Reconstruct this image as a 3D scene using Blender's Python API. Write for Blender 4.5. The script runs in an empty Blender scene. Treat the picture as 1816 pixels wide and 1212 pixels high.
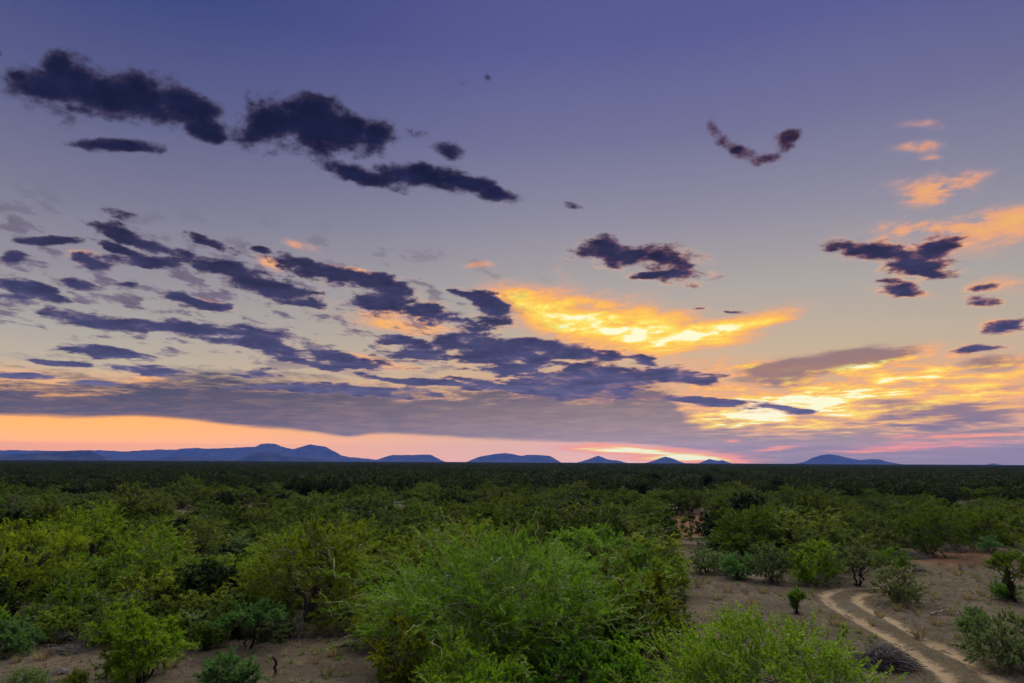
import bpy, math
import numpy as np
from mathutils import Matrix, Vector

# ------------------------------------------------------------------ camera
SC = bpy.context.scene
COL = SC.collection
F = 1816 * 24 / 36.0            # focal length in photograph pixels
HC = 7.5                        # eye height above the plain
PITCH, ROLL = math.radians(10.0), math.radians(0.30)
X0 = np.array([1.0, 0, 0])
FWD = np.array([0, math.cos(PITCH), math.sin(PITCH)])
UP0 = np.array([0, -math.sin(PITCH), math.cos(PITCH)])
RGT = X0 * math.cos(ROLL) + UP0 * math.sin(ROLL)
UPV = UP0 * math.cos(ROLL) - X0 * math.sin(ROLL)
cam_d = bpy.data.cameras.new('camera')
cam_d.sensor_width = 36; cam_d.lens = 24
cam_d.clip_start = 0.1; cam_d.clip_end = 60000
cam = bpy.data.objects.new('camera', cam_d); COL.objects.link(cam)
m = Matrix.Identity(4)
for i in range(3):
    m[i][0] = RGT[i]; m[i][1] = UPV[i]; m[i][2] = -FWD[i]
m[2][3] = HC
cam.matrix_world = m
SC.camera = cam

def ray(px, py):
    d = FWD * F + RGT * (px - 908) + UPV * (606 - py)
    return d / np.linalg.norm(d)
def azel(px, py):
    d = ray(px, py)
    return math.degrees(math.atan2(d[0], d[1])), math.degrees(math.asin(d[2]))
def pix(p):
    v = np.array(p, float) - np.array([0, 0, HC])
    z = v @ FWD
    return 908 + F * (v @ RGT) / z, 606 - F * (v @ UPV) / z, z
def ground(px, py):
    d = ray(px, py); t = -HC / d[2]
    return d[0] * t, d[1] * t
def height_at(x, y, py):        # height of a point above (x, y) that shows at image row py
    lo, hi = -5.0, 2000.0
    for _ in range(60):
        mid = (lo + hi) / 2
        if pix((x, y, mid))[1] > py: lo = mid
        else: hi = mid
    return lo

# ------------------------------------------------------------------ colour management, render settings
SC.view_settings.view_transform = 'Standard'
SC.view_settings.look = 'None'
SC.view_settings.exposure = 0.0
SC.view_settings.gamma = 1.0
SC.render.engine = 'CYCLES'
cy = SC.cycles
cy.max_bounces = 6; cy.diffuse_bounces = 3; cy.glossy_bounces = 2; cy.transmission_bounces = 4
cy.volume_bounces = 0; cy.transparent_max_bounces = 8
cy.caustics_reflective = False; cy.caustics_refractive = False
cy.use_adaptive_sampling = True; cy.adaptive_threshold = 0.012; cy.adaptive_min_samples = 10
cy.use_denoising = True
SC.render.use_persistent_data = False

def lin(c):
    return tuple((v / 255 / 12.92) if v / 255 <= 0.04045 else ((v / 255 + 0.055) / 1.055) ** 2.4 for v in c)

# ------------------------------------------------------------------ high soft fill lamp, added to light the foreground (the sun itself stands behind cloud on the horizon)
SUN_AZ, _ = azel(1215, 812)
FILL_EL = 56.0
NISHITA = 0.005
HAZE = 6.4e-5            # density of the evening haze over the plain
sun_d = bpy.data.lights.new('sun', 'SUN')
sun_d.energy = 4.6; sun_d.angle = math.radians(64); sun_d.color = (1.0, 0.93, 0.80)
sun = bpy.data.objects.new('sun', sun_d); COL.objects.link(sun)
_a, _e = math.radians(SUN_AZ), math.radians(FILL_EL)
sdir = Vector((math.sin(_a) * math.cos(_e), math.cos(_a) * math.cos(_e), math.sin(_e)))
sun.rotation_euler = sdir.to_track_quat('Z', 'Y').to_euler()
sun.location = (0, 0, 60)

# ------------------------------------------------------------------ world: dusk sky with clouds, laid out by compass bearing and elevation
world = bpy.data.worlds.new('World'); SC.world = world
world.use_nodes = True
world.cycles.sampling_method = 'MANUAL'; world.cycles.sample_map_resolution = 512
NT = world.node_tree; NT.nodes.clear()
class G:
    """small helper round a node tree"""
    def __init__(s, nt): s.nt = nt
    def node(s, t, **k):
        n = s.nt.nodes.new(t)
        for a, v in k.items(): setattr(n, a, v)
        return n
    def put(s, sock, v):
        if isinstance(v, bpy.types.NodeSocket): s.nt.links.new(v, sock)
        else: sock.default_value = v
    def math(s, op, a, b=0.0, c=0.0, clamp=False):
        n = s.node('ShaderNodeMath', operation=op, use_clamp=clamp)
        for i, v in enumerate((a, b, c)): s.put(n.inputs[i], v)
        return n.outputs[0]
    def vec(s, op, a, b=None, scale=None):
        n = s.node('ShaderNodeVectorMath', operation=op)
        s.put(n.inputs[0], a)
        if b is not None: s.put(n.inputs[1], b)
        if scale is not None: s.put(n.inputs['Scale'], scale)
        return n.outputs['Value'] if op in ('LENGTH', 'DOT_PRODUCT', 'DISTANCE') else n.outputs[0]
    def comb(s, x, y, z=0.0):
        n = s.node('ShaderNodeCombineXYZ')
        for i, v in enumerate((x, y, z)): s.put(n.inputs[i], v)
        return n.outputs[0]
    def sep(s, v):
        n = s.node('ShaderNodeSeparateXYZ'); s.put(n.inputs[0], v); return n.outputs
    def noise(s, v, scale, detail=4, rough=0.55, lac=2.0, dist=0.0, color=False, dims='3D', w=0.0):
        n = s.node('ShaderNodeTexNoise', noise_dimensions=dims)
        s.put(n.inputs['Vector'], v)
        n.inputs['Scale'].default_value = scale; n.inputs['Detail'].default_value = detail
        n.inputs['Roughness'].default_value = rough; n.inputs['Lacunarity'].default_value = lac
        n.inputs['Distortion'].default_value = dist
        return n.outputs['Color' if color else 'Fac']
    def step(s, x, a, b, lo=0.0, hi=1.0, kind='SMOOTHSTEP'):
        n = s.node('ShaderNodeMapRange', interpolation_type=kind, clamp=True)
        s.put(n.inputs[0], x)
        flip = isinstance(a, (int, float)) and isinstance(b, (int, float)) and a > b
        if flip: a, b, lo, hi = b, a, hi, lo
        for i, v in enumerate((a, b, lo, hi)): s.put(n.inputs[i + 1], v)
        return n.outputs[0]
    def mix(s, f, a, b, blend='MIX'):
        n = s.node('ShaderNodeMix', data_type='RGBA', blend_type=blend)
        s.put(n.inputs[0], f)
        for i, v in ((6, a), (7, b)):
            s.put(n.inputs[i], v if isinstance(v, bpy.types.NodeSocket) else (*v[:3], 1.0))
        return n.outputs[2]
    def ramp(s, f, pts, interp='LINEAR'):
        n = s.node('ShaderNodeValToRGB'); cr = n.color_ramp; cr.interpolation = interp
        s.put(n.inputs[0], f)
        while len(cr.elements) < len(pts): cr.elements.new(0.5)
        for e, (p, c) in zip(cr.elements, pts):
            e.position = p; e.color = (*c[:3], 1.0)
        return n.outputs[0]
    def curve(s, f, pts):
        n = s.node('ShaderNodeFloatCurve'); cm = n.mapping; c = cm.curves[0]
        while len(c.points) < len(pts): c.points.new(0.5, 0.5)
        for p, (x, y) in zip(c.points, pts): p.location = (x, y)
        cm.update(); s.put(n.inputs['Value'], f)
        return n.outputs[0]
    def mapping(s, v, loc, rot, scale, kind='TEXTURE'):
        n = s.node('ShaderNodeMapping', vector_type=kind)
        s.put(n.inputs[0], v)
        n.inputs['Location'].default_value = loc; n.inputs['Rotation'].default_value = (0, 0, rot)
        n.inputs['Scale'].default_value = scale
        return n.outputs[0]
# Cloud ellipses: centre x, y, half width, half height (photograph pixels, turned into bearing and elevation), tilt, strength.
# Veils lit by the sun from below the horizon:
BRIGHT = [(1170, 602, 120, 22, -4, 0.72), (1010, 562, 130, 40, 10, 0.58), (920, 535, 70, 18, 20, 0.5), (1120, 575, 150, 46, 4, 0.5), (1310, 577, 100, 15, -14, 0.72),
          (1320, 738, 100, 26, -2, 1.3), (1420, 722, 140, 26, 2, 0.80), (1480, 705, 120, 16, -8, 0.78), (1250, 690, 60, 8, 2, 0.8), (1440, 680, 230, 40, -8, 0.40), (1560, 640, 90, 12, -18, 0.55),
          (1330, 655, 110, 16, 3, 0.50), (1640, 690, 200, 44, -6, 0.44), (1640, 755, 200, 24, 4, 0.30), (1500, 775, 110, 18, 8, 0.52), (1740, 778, 150, 14, -2, 0.50),
          (1645, 335, 90, 26, -6, 0.55), (1680, 325, 60, 10, -14, 0.3), (1612, 268, 40, 12, -4, 0.42), (1630, 287, 28, 6, -4, 0.34), (1620, 228, 56, 10, -3, 0.30),
          (1720, 408, 170, 28, -8, 0.55), (1610, 405, 110, 16, -3, 0.42), (1800, 388, 80, 26, -12, 0.45), (1650, 440, 130, 10, 3, 0.25), (1780, 505, 80, 26, -6, 0.30), (1590, 525, 60, 10, 4, 0.35), (1770, 575, 34, 10, 0, 0.5),
          (720, 575, 100, 20, 10, 0.46), (620, 475, 60, 10, 14, 0.44), (530, 432, 36, 9, 12, 0.55), (480, 470, 28, 14, 20, 0.45), (150, 463, 40, 13, 10, 0.36), (845, 472, 34, 8, 0, 0.32), (992, 487, 18, 16, 30, 0.27), (260, 677, 56, 9, 0, 0.40),
          (640, 632, 60, 8, 5, 0.42), (700, 650, 60, 8, 6, 0.38), (1100, 712, 54, 7, 3, 0.40), (1080, 738, 64, 7, 3, 0.38), (380, 545, 50, 10, 10, 0.30), (60, 662, 80, 8, 0, 0.26), (1760, 705, 130, 26, -4, 0.40), (1800, 655, 80, 20, -6, 0.36), (1690, 660, 90, 14, -14, 0.42)]
# streaks in the gap under the bank
LOW = [(1080, 800, 60, 4, 5, 0.75), (1150, 801, 60, 4, 6, 0.85), (1215, 812, 30, 5, 0, 1.5), (1250, 814, 40, 3, 2, 1.0), (1170, 813, 60, 3, 0, 0.6), (1130, 800, 170, 12, 3, 0.30),
       (1380, 795, 40, 4, -6, 0.30), (1300, 782, 20, 4, 0, 0.28), (1640, 790, 190, 10, 0, 0.26), (1540, 800, 60, 5, 0, 0.24), (1250, 815, 120, 12, 2, 0.26), (1700, 770, 160, 6, -3, 0.28)]
# dark clouds in shade
DARK = [(96, 122, 26, 18, 10), (105, 150, 74, 34, 6), (215, 172, 135, 44, 9), (325, 180, 66, 34, 8), (355, 222, 34, 22, 8),
        (530, 222, 108, 42, 4), (475, 230, 52, 24, 4), (600, 232, 80, 32, 8), (655, 240, 42, 26, 0), (545, 200, 60, 24, 4), (198, 255, 76, 12, 5),
        (625, 305, 50, 18, 8), (735, 312, 84, 26, 8), (820, 322, 58, 14, 8), (888, 345, 44, 15, 8),
        (1262, 226, 16, 20, 16, 0.85), (1282, 246, 24, 15, 16, 0.72), (1310, 264, 30, 12, 16, 0.85), (1345, 275, 32, 11, -4, 0.82), (1390, 246, 30, 17, -16, 0.82), (735, 235, 44, 15, 4, 0.85), (797, 258, 36, 14, 6, 0.8), (834, 152, 18, 8, 0, 1.2), (878, 146, 14, 10, 16, 0.98), (1026, 364, 18, 7, 10, 1.0), (5, 90, 12, 7, 0, 1.1),
        (1105, 452, 72, 21, 5), (1170, 460, 64, 21, 6), (1200, 491, 50, 14, 3), (1148, 490, 28, 8, 0),
        (1550, 447, 60, 18, 6), (1645, 440, 50, 25, -8), (1610, 462, 62, 21, 6), (1632, 482, 38, 14, 0), (1588, 515, 32, 13, 2), (1742, 536, 28, 9, 0, 0.45), (1752, 512, 32, 10, -14, 0.4), (1786, 578, 36, 13, -3), (1732, 619, 40, 8, -4),
        (12, 457, 26, 13, 4), (262, 430, 95, 15, 17), (205, 408, 36, 9, 8), (195, 375, 44, 7, 16, 0.6), (265, 468, 84, 12, 2), (400, 480, 84, 18, 10), (470, 508, 86, 21, 13), (545, 538, 46, 9, 5), (380, 434, 50, 9, 20, 0.5), (470, 445, 22, 6, 8, 0.5),
        (575, 478, 84, 18, 10), (650, 500, 72, 19, 12), (680, 530, 48, 18, 6), (650, 545, 48, 11, 0), (760, 562, 54, 16, 10), (865, 545, 48, 21, 12), (820, 526, 30, 6, 8),
        (45, 522, 68, 14, 8), (20, 536, 40, 7, 6), (88, 432, 54, 8, -5, 0.4), (155, 470, 44, 12, 16), (205, 442, 46, 9, 20, 0.35), (145, 508, 36, 9, 8, 0.35), (225, 507, 26, 6, 4, 0.5), (352, 540, 68, 9, 15), (390, 548, 26, 9, 6),
        (185, 573, 110, 10, 12), (330, 585, 106, 14, 8), (450, 606, 115, 18, 9), (600, 634, 95, 13, 8), (575, 648, 70, 7, 8), (195, 628, 84, 8, 8), (115, 647, 84, 5, 7), (270, 659, 78, 9, 4), (45, 668, 68, 5, 1), (455, 661, 44, 8, 3), (180, 683, 48, 4, 1),
        (850, 610, 70, 28, 4), (900, 630, 74, 15, 4), (750, 628, 54, 13, 6), (705, 605, 36, 8, 4), (1000, 622, 105, 14, 7), (920, 655, 70, 12, 0), (1190, 664, 76, 14, 8), (1140, 645, 30, 11, 16), (1050, 672, 115, 20, 4), (1020, 692, 135, 18, 3),
        (900, 690, 95, 9, 6), (720, 674, 54, 6, 8), (810, 684, 58, 6, 8), (530, 686, 84, 9, 2), (650, 690, 105, 10, 3), (1250, 716, 74, 8, 8), (1400, 728, 54, 6, 12), (1240, 548, 16, 3, 0, 0.6), (1295, 554, 16, 3, 0, 0.6)]
# brownish sheets across the glow
BROWN = [(1430, 652, 130, 20, -10, 1.0), (1380, 672, 60, 14, 8, 0.7), (1560, 632, 80, 10, -16, 0.8), (1750, 646, 70, 17, -4, 0.9), (1790, 690, 60, 10, -6, 0.5), (1690, 738, 180, 24, -2, 1.1), (1470, 640, 120, 16, -14, 0.8), (1600, 715, 90, 12, 6, 0.6)]

g = G(NT)
tc = g.node('ShaderNodeTexCoord')
dx, dy, dz = g.sep(g.vec('NORMALIZE', tc.outputs['Generated']))
AZ = g.math('MULTIPLY', g.math('ARCTAN2', dx, dy), 57.29578)
EL = g.math('MULTIPLY', g.math('ARCSINE', dz), 57.29578)
ELP = g.math('MAXIMUM', EL, 0.0)
LV = g.math('LOGARITHM', g.math('ADD', ELP, 3.0), math.e)
# clear sky behind the clouds, away from the sun and towards it
E45 = g.math('DIVIDE', ELP, 45.0)
away = g.ramp(E45, [(0.0, tuple(1.15 * v for v in lin((255, 160, 84)))), (0.03, tuple(1.2 * v for v in lin((255, 168, 46)))), (0.085, tuple(1.2 * v for v in lin((255, 172, 44)))), (0.15, lin((190, 174, 146))),
                    (0.21, lin((170, 163, 152))), (0.30, lin((146, 141, 147))), (0.42, lin((121, 119, 142))), (0.58, lin((87, 91, 133))), (0.74, lin((58, 68, 124))), (1.0, lin((42, 54, 110)))])
near = g.ramp(E45, [(0.0, lin((224, 172, 140))), (0.05, lin((208, 164, 128))), (0.12, lin((214, 166, 114))), (0.20, lin((192, 172, 142))),
                    (0.30, lin((170, 163, 154))), (0.44, lin((140, 137, 154))), (0.58, lin((112, 112, 148))), (0.74, lin((88, 90, 144))), (1.0, lin((70, 76, 134)))])
dsun = g.math('ABSOLUTE', g.math('SUBTRACT', AZ, SUN_AZ + 2))
base = g.mix(g.step(dsun, 52.0, 8.0), away, near)
nish = g.node('ShaderNodeTexSky', sky_type='NISHITA')
nish.sun_disc = False; nish.sun_elevation = math.radians(2.0); nish.sun_rotation = math.radians(SUN_AZ)
base = g.mix(1.0, base, g.vec('SCALE', nish.outputs[0], scale=NISHITA), 'ADD')

# shared noise
Q = g.comb(g.math('MULTIPLY', AZ, 0.105), g.math('MULTIPLY', LV, 4.6), g.math('MULTIPLY', EL, 0.02))
nwarp = g.noise(Q, 1.1, 3, 0.5, color=True)
nfine = g.noise(Q, 3.2, 7, 0.62)
NF = g.math('SUBTRACT', nfine, 0.5)
STREAK = g.noise(g.comb(g.math('ADD', g.math('MULTIPLY', AZ, 0.16), g.math('MULTIPLY', EL, 0.12)), g.math('ADD', g.math('MULTIPLY', LV, 9.5), g.math('MULTIPLY', AZ, -0.05)), 3.7), 2.1, 8, 0.66, dist=0.45)
SHRED = g.noise(g.comb(g.math('MULTIPLY', AZ, 0.30), g.math('ADD', g.math('MULTIPLY', LV, 13.0), g.math('MULTIPLY', AZ, 0.09)), 1.3), 1.3, 5, 0.58)
warp = g.vec('SUBTRACT', nwarp, (0.5, 0.5, 0.5))
wamp = g.math('MULTIPLY', g.math('ADD', g.math('MINIMUM', ELP, 13.0), 4.0), 0.12)
PW = g.vec('ADD', g.comb(AZ, EL), g.vec('SCALE', g.vec('MULTIPLY', warp, (1.9, 1.0, 0.0)), scale=wamp))
PWx, PWy, _ = g.sep(PW)

# the bank low over the horizon: upper and lower edge by bearing
AZN = g.step(AZ, -60.0, 60.0, kind='LINEAR')
def edge_curve(pts):
    return g.curve(AZN, [((azel(x, y)[0] + 60) / 120, (azel(x, y)[1] + 2) / 20) for x, y in pts])
up_e = edge_curve([(-300, 690), (0, 668), (180, 676), (330, 662), (470, 668), (640, 684), (860, 690), (960, 676), (1060, 662), (1180, 690), (1240, 745), (1380, 756), (1480, 752), (1560, 746), (1816, 748), (2100, 748)])
lo_e = edge_curve([(-300, 742), (0, 739), (150, 743), (260, 741), (400, 755), (560, 769), (620, 777), (660, 772), (850, 780), (1000, 786), (1130, 790), (1210, 799), (1290, 810), (1350, 830), (1500, 845), (1816, 845), (2100, 845)])

# the layers are put together in one node group, used for every tile of the sky
gt = bpy.data.node_groups.new('cloud_layers', 'ShaderNodeTree')
for nm, ty in (('base', 'NodeSocketColor'), ('glow', 'NodeSocketFloat'), ('low', 'NodeSocketFloat'), ('dark', 'NodeSocketFloat'), ('brown', 'NodeSocketFloat'), ('az', 'NodeSocketFloat'), ('el', 'NodeSocketFloat'),
               ('nf', 'NodeSocketFloat'), ('streak', 'NodeSocketFloat'), ('shred', 'NodeSocketFloat'), ('up', 'NodeSocketFloat'), ('lo', 'NodeSocketFloat'), ('warp', 'NodeSocketFloat')):
    gt.interface.new_socket(nm, in_out='INPUT', socket_type=ty)
gt.interface.new_socket('sky', in_out='OUTPUT', socket_type='NodeSocketColor')
h = G(gt); gi = h.node('NodeGroupInput').outputs; go = h.node('NodeGroupOutput')
az, el, nf, streak = gi['az'], gi['el'], gi['nf'], gi['streak']
fine = h.math('MULTIPLY_ADD', nf, -0.9, streak)
glow = h.math('MULTIPLY', gi['glow'], h.step(fine, 0.32, 0.70, h.math('MULTIPLY', h.step(el, 7.0, 9.5, 0.08, 0.50), h.step(el, 15.0, 17.0, 1.0, 0.1)), h.step(el, 7.0, 9.5, 1.30, 1.25), 'LINEAR'))
glow_c = h.ramp(h.math('MULTIPLY', glow, h.step(el, 13.0, 16.0, 1.0, 0.5)), [(0.0, lin((205, 168, 154))), (0.16, lin((240, 164, 118))), (0.38, lin((252, 178, 90))), (0.62, lin((255, 202, 74))), (0.86, lin((255, 232, 96))), (1.0, lin((255, 251, 205)))])
sky = h.mix(h.math('MULTIPLY', h.step(glow, 0.03, 0.48), h.step(el, 13.5, 16.5, 1.0, 0.78)), gi['base'], glow_c)
eln = h.math('DIVIDE', h.math('ADD', el, 2.0), 20.0)
b_up = h.step(h.math('MULTIPLY_ADD', h.math('SUBTRACT', streak, 0.5), -0.16, h.math('MULTIPLY_ADD', nf, 0.16, h.math('SUBTRACT', gi['up'], eln))), -0.030, 0.060)
b_lo = h.step(h.math('MULTIPLY_ADD', nf, 0.016, h.math('SUBTRACT', eln, gi['lo'])), -0.006, 0.016)
bank_a = h.math('MULTIPLY', h.math('MULTIPLY', b_up, b_lo), h.step(streak, 0.66, 0.42, 0.92, 1.0))
side = h.step(az, -32.0, 16.0)
bank_c = h.mix(h.step(el, 7.5, 2.0), h.mix(side, lin((66, 66, 80)), lin((102, 91, 92))), h.mix(side, lin((94, 82, 80)), lin((158, 132, 116))))
bank_c = h.vec('SCALE', bank_c, scale=h.step(fine, 0.3, 0.7, 0.92, 1.10, 'LINEAR'))
sky = h.mix(bank_a, sky, bank_c)
low = h.math('MULTIPLY', gi['low'], h.step(streak, 0.35, 0.62, 0.45, 1.25, 'LINEAR'))
low_c = h.ramp(low, [(0.0, lin((228, 150, 120))), (0.25, lin((252, 146, 96))), (0.45, lin((255, 166, 80))), (0.68, lin((255, 216, 90))), (1.0, lin((255, 250, 190)))])
sky = h.mix(h.step(low, 0.05, 0.34), sky, low_c)
amp = h.step(el, 22.0, 15.0, 2.5, 4.3)
dd = h.math('MULTIPLY_ADD', nf, amp, gi['dark'])
zone = h.math('MULTIPLY', h.math('MULTIPLY', h.step(az, 8.0, -12.0), h.step(el, 20.0, 13.0)), h.step(el, 6.0, 8.5))
shred = h.math('MULTIPLY', h.step(gi['shred'], 0.525, 0.64), h.math('MULTIPLY', zone, 0.8))
lit = h.math('MAXIMUM', h.step(gi['glow'], 0.06, 0.36), h.math('MULTIPLY', h.step(az, -30.0, 10.0), h.step(el, 21.0, 12.0, 0.0, 0.55)))
rim = h.math('MULTIPLY', h.math('MULTIPLY', h.step(dd, 1.75, 1.15), h.step(gi['dark'], 2.1, 1.4)), h.math('MULTIPLY', lit, h.step(streak, 0.42, 0.62)))
sky = h.mix(h.math('MULTIPLY', rim, 0.85), sky, lin((250, 178, 120)))
hi_ = h.step(el, 13.0, 22.0)
dark_a = h.math('MAXIMUM', h.math('MULTIPLY', h.step(dd, h.math('MULTIPLY_ADD', hi_, 0.02, 1.30), h.math('MULTIPLY_ADD', hi_, 0.02, 0.74)), h.step(gi['dark'], 2.0, 1.5)), shred)
e40 = h.math('DIVIDE', h.math('MAXIMUM', el, 0.0), 40.0)
dark_c = h.ramp(e40, [(0.0, lin((112, 100, 116))), (0.12, lin((88, 84, 110))), (0.20, lin((70, 67, 96))), (0.30, lin((56, 54, 82))), (0.42, lin((42, 38, 62))), (0.56, lin((26, 26, 54))), (0.75, lin((16, 20, 46)))])
thin = h.step(dd, 0.45, 1.15)
warm = h.mix(h.step(az, -5.0, 25.0), lin((120, 98, 116)), lin((190, 116, 98)))
dark_c = h.mix(h.math('MULTIPLY', thin, h.math('MULTIPLY_ADD', hi_, -0.30, 0.46)), dark_c, warm)
dark_c = h.vec('SCALE', dark_c, scale=h.step(fine, 0.30, 0.70, 1.5, 0.72, 'LINEAR'))
sky = h.mix(dark_a, sky, dark_c)
br = h.math('MULTIPLY', gi['brown'], h.step(fine, 0.32, 0.65, 1.2, 0.55, 'LINEAR'))
sky = h.mix(h.step(br, 0.20, 0.95, 0.0, 0.85), sky, h.mix(h.step(el, 5.5, 7.5), lin((122, 104, 116)), lin((140, 108, 104))))
# the sky beyond the haze is brighter than what reaches the eye
path = h.math('MINIMUM', 15000.0, h.math('DIVIDE', 355.0, h.math('MAXIMUM', h.math('SINE', h.math('RADIANS', el)), 0.01)))
sky = h.vec('SCALE', sky, scale=h.math('POWER', math.e, h.math('MULTIPLY', path, HAZE * 0.85)))
gt.links.new(sky, go.inputs[0])

TILTS = (-0.34, -0.22, -0.12, -0.05, 0.03, 0.12, 0.22)
def blob(b):
    """bearing, elevation, half sizes in degrees and slope of an ellipse"""
    px, py, hw, hh, tilt = b[:5]
    a, e = azel(px, py); a1, e1 = azel(px + 1, py); a2, e2 = azel(px, py - 1)
    t = math.radians(tilt); vx, vy = azel(px + 20 * math.cos(t), py + 20 * math.sin(t))
    sl = (vy - e) / (vx - a)
    k = min(range(len(TILTS)), key=lambda i: abs(TILTS[i] - sl))
    return a, e, hw * math.hypot(a1 - a, e1 - e), hh * math.hypot(a2 - a, e2 - e), k
BL = {k: [(blob(b), b) for b in v] for k, v in dict(glow=BRIGHT, low=LOW, dark=DARK, brown=BROWN).items()}
TILE_IN = (('base', base), ('az', AZ), ('el', EL), ('nf', NF), ('streak', STREAK), ('shred', SHRED), ('up', up_e), ('lo', lo_e), ('warp', nfine))
def tile(a0, a1, e0, e1):
    """one patch of sky with only the clouds that reach into it (a small node group, so the shader skips the rest)"""
    nt = bpy.data.node_groups.new('sky_tile', 'ShaderNodeTree')
    for nm, _ in TILE_IN: nt.interface.new_socket(nm, in_out='INPUT', socket_type='NodeSocketColor' if nm == 'base' else 'NodeSocketFloat')
    for nm in ('px', 'py'): nt.interface.new_socket(nm, in_out='INPUT', socket_type='NodeSocketFloat')
    nt.interface.new_socket('sky', in_out='OUTPUT', socket_type='NodeSocketColor')
    q = G(nt); gi = q.node('NodeGroupInput').outputs
    n = q.node('ShaderNodeGroup'); n.node_tree = gt
    for nm, _ in TILE_IN: q.put(n.inputs[nm], gi[nm])
    frames = {}
    for nm, lst in BL.items():
        prev = None
        for (a, e, w, hg, k), raw in lst:
            ea, ee = 2.3 * w + 2.6, 2.3 * hg + abs(TILTS[k]) * w * 2 + 0.5 + 0.035 * e
            if a + ea < a0 or a - ea > a1 or e + ee < e0 or e - ee > e1: continue
            if k not in frames: frames[k] = q.comb(gi['px'], q.math('MULTIPLY_ADD', gi['px'], -TILTS[k], gi['py']))
            v = q.node('ShaderNodeVectorMath', operation='MULTIPLY_ADD')
            q.put(v.inputs[0], frames[k]); v.inputs[1].default_value = (1 / w, 1 / hg, 0)
            v.inputs[2].default_value = (-a / w, -(e - TILTS[k] * a) / hg, raw[5] if nm == 'dark' and len(raw) > 5 else 0.0)
            v = v.outputs[0]
            if nm == 'dark':
                l = q.vec('LENGTH', v)
                prev = l if prev is None else q.math('SMOOTH_MIN', prev, l, 0.18)
            else:
                x = q.math('POWER', 0.3679, q.vec('DOT_PRODUCT', v, v))
                prev = q.math('MULTIPLY', x, raw[5]) if prev is None else q.math('MULTIPLY_ADD', x, raw[5], prev)
        q.put(n.inputs[nm], prev if prev is not None else (4.0 if nm == 'dark' else 0.0))
    nt.links.new(n.outputs[0], q.node('NodeGroupOutput').inputs[0])
    top = g.node('ShaderNodeGroup'); top.node_tree = nt
    for nm, v in TILE_IN + (('px', PWx), ('py', PWy)): g.put(top.inputs[nm], v)
    bgn = g.node('ShaderNodeBackground'); g.put(bgn.inputs[0], top.outputs[0])
    return bgn.outputs[0]
def choose(coord, limit, lower, upper):
    n = g.node('ShaderNodeMixShader'); g.put(n.inputs[0], g.math('GREATER_THAN', coord, limit))
    g.put(n.inputs[1], lower); g.put(n.inputs[2], upper)
    return n.outputs[0]
def tree(lims, coord, leaf):
    if len(lims) == 2: return leaf(lims[0], lims[1])
    k = len(lims) // 2
    return choose(coord, lims[k], tree(lims[:k + 1], coord, leaf), tree(lims[k:], coord, leaf))
AZL = [-46, -30, -20, -11, -2, 6, 14, 24, 46]
ELL = [-1, 6.2, 9.5, 13.5, 19, 42]
inside = tree(AZL, AZ, lambda a0, a1: tree(ELL, EL, lambda e0, e1: tile(a0, a1, e0, e1)))
# all round outside the photograph: the same clear sky and the same grey bank
bgo = g.node('ShaderNodeBackground')
bo = g.math('MULTIPLY', g.step(EL, 7.2, 6.0), g.step(EL, 3.0, 3.6))
g.put(bgo.inputs[0], g.mix(bo, base, lin((112, 106, 130))))
out = choose(g.math('ABSOLUTE', AZ), 46.0, choose(EL, 42.0, inside, bgo.outputs[0]), bgo.outputs[0])
bgd = g.node('ShaderNodeBackground'); bgd.inputs[0].default_value = (0.03, 0.03, 0.025, 1)
out = choose(EL, -1.0, bgd.outputs[0], out)
wo = g.node('ShaderNodeOutputWorld'); NT.links.new(out, wo.inputs[0])
#SKY_END

# ------------------------------------------------------------------ helpers: noise, meshes, tags
def hash2(ix, iy, seed):
    n = (ix.astype(np.int64) * 374761393 + iy.astype(np.int64) * 668265263 + seed * 1442695041) & 0x7fffffff
    n = ((n ^ (n >> 13)) * 1274126177) & 0x7fffffff
    return ((n ^ (n >> 16)) & 0xffff) / 65535.0
def vnoise(x, y, seed=0):
    x = np.asarray(x, float); y = np.asarray(y, float)
    ix, iy = np.floor(x), np.floor(y); fx, fy = x - ix, y - iy
    fx = fx * fx * (3 - 2 * fx); fy = fy * fy * (3 - 2 * fy)
    a = hash2(ix, iy, seed); b = hash2(ix + 1, iy, seed); c = hash2(ix, iy + 1, seed); d = hash2(ix + 1, iy + 1, seed)
    return (a * (1 - fx) + b * fx) * (1 - fy) + (c * (1 - fx) + d * fx) * fy
def fbm(x, y, seed=0, octv=4):
    v, w, t = 0.0, 0.5, 0.0
    for o in range(octv):
        v = v + w * vnoise(x * 2 ** o, y * 2 ** o, seed + o); t += w; w *= 0.5
    return v / t
def unit(v):
    return v / np.maximum(np.linalg.norm(v, axis=-1, keepdims=True), 1e-9)
def mesh(name, verts, faces, mat=None, smooth=False, attrs=None):
    """verts (n,3); faces (m,k) all with k corners; attrs name -> per-face or per-vertex floats"""
    verts = np.ascontiguousarray(verts, np.float32); faces = np.ascontiguousarray(faces, np.int32)
    me = bpy.data.meshes.new(name)
    me.vertices.add(len(verts)); me.vertices.foreach_set('co', verts.ravel())
    k = faces.shape[1]
    me.loops.add(faces.size); me.loops.foreach_set('vertex_index', faces.ravel())
    me.polygons.add(len(faces)); me.polygons.foreach_set('loop_start', np.arange(len(faces), dtype=np.int32) * k)
    if smooth: me.polygons.foreach_set('use_smooth', np.ones(len(faces), bool))
    for nm, v in (attrs or {}).items():
        at = me.attributes.new(nm, 'FLOAT', 'FACE' if len(v) == len(faces) else 'POINT')
        at.data.foreach_set('value', np.ascontiguousarray(v, np.float32))
    me.update(calc_edges=True)
    if mat: me.materials.append(mat)
    return me
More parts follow.
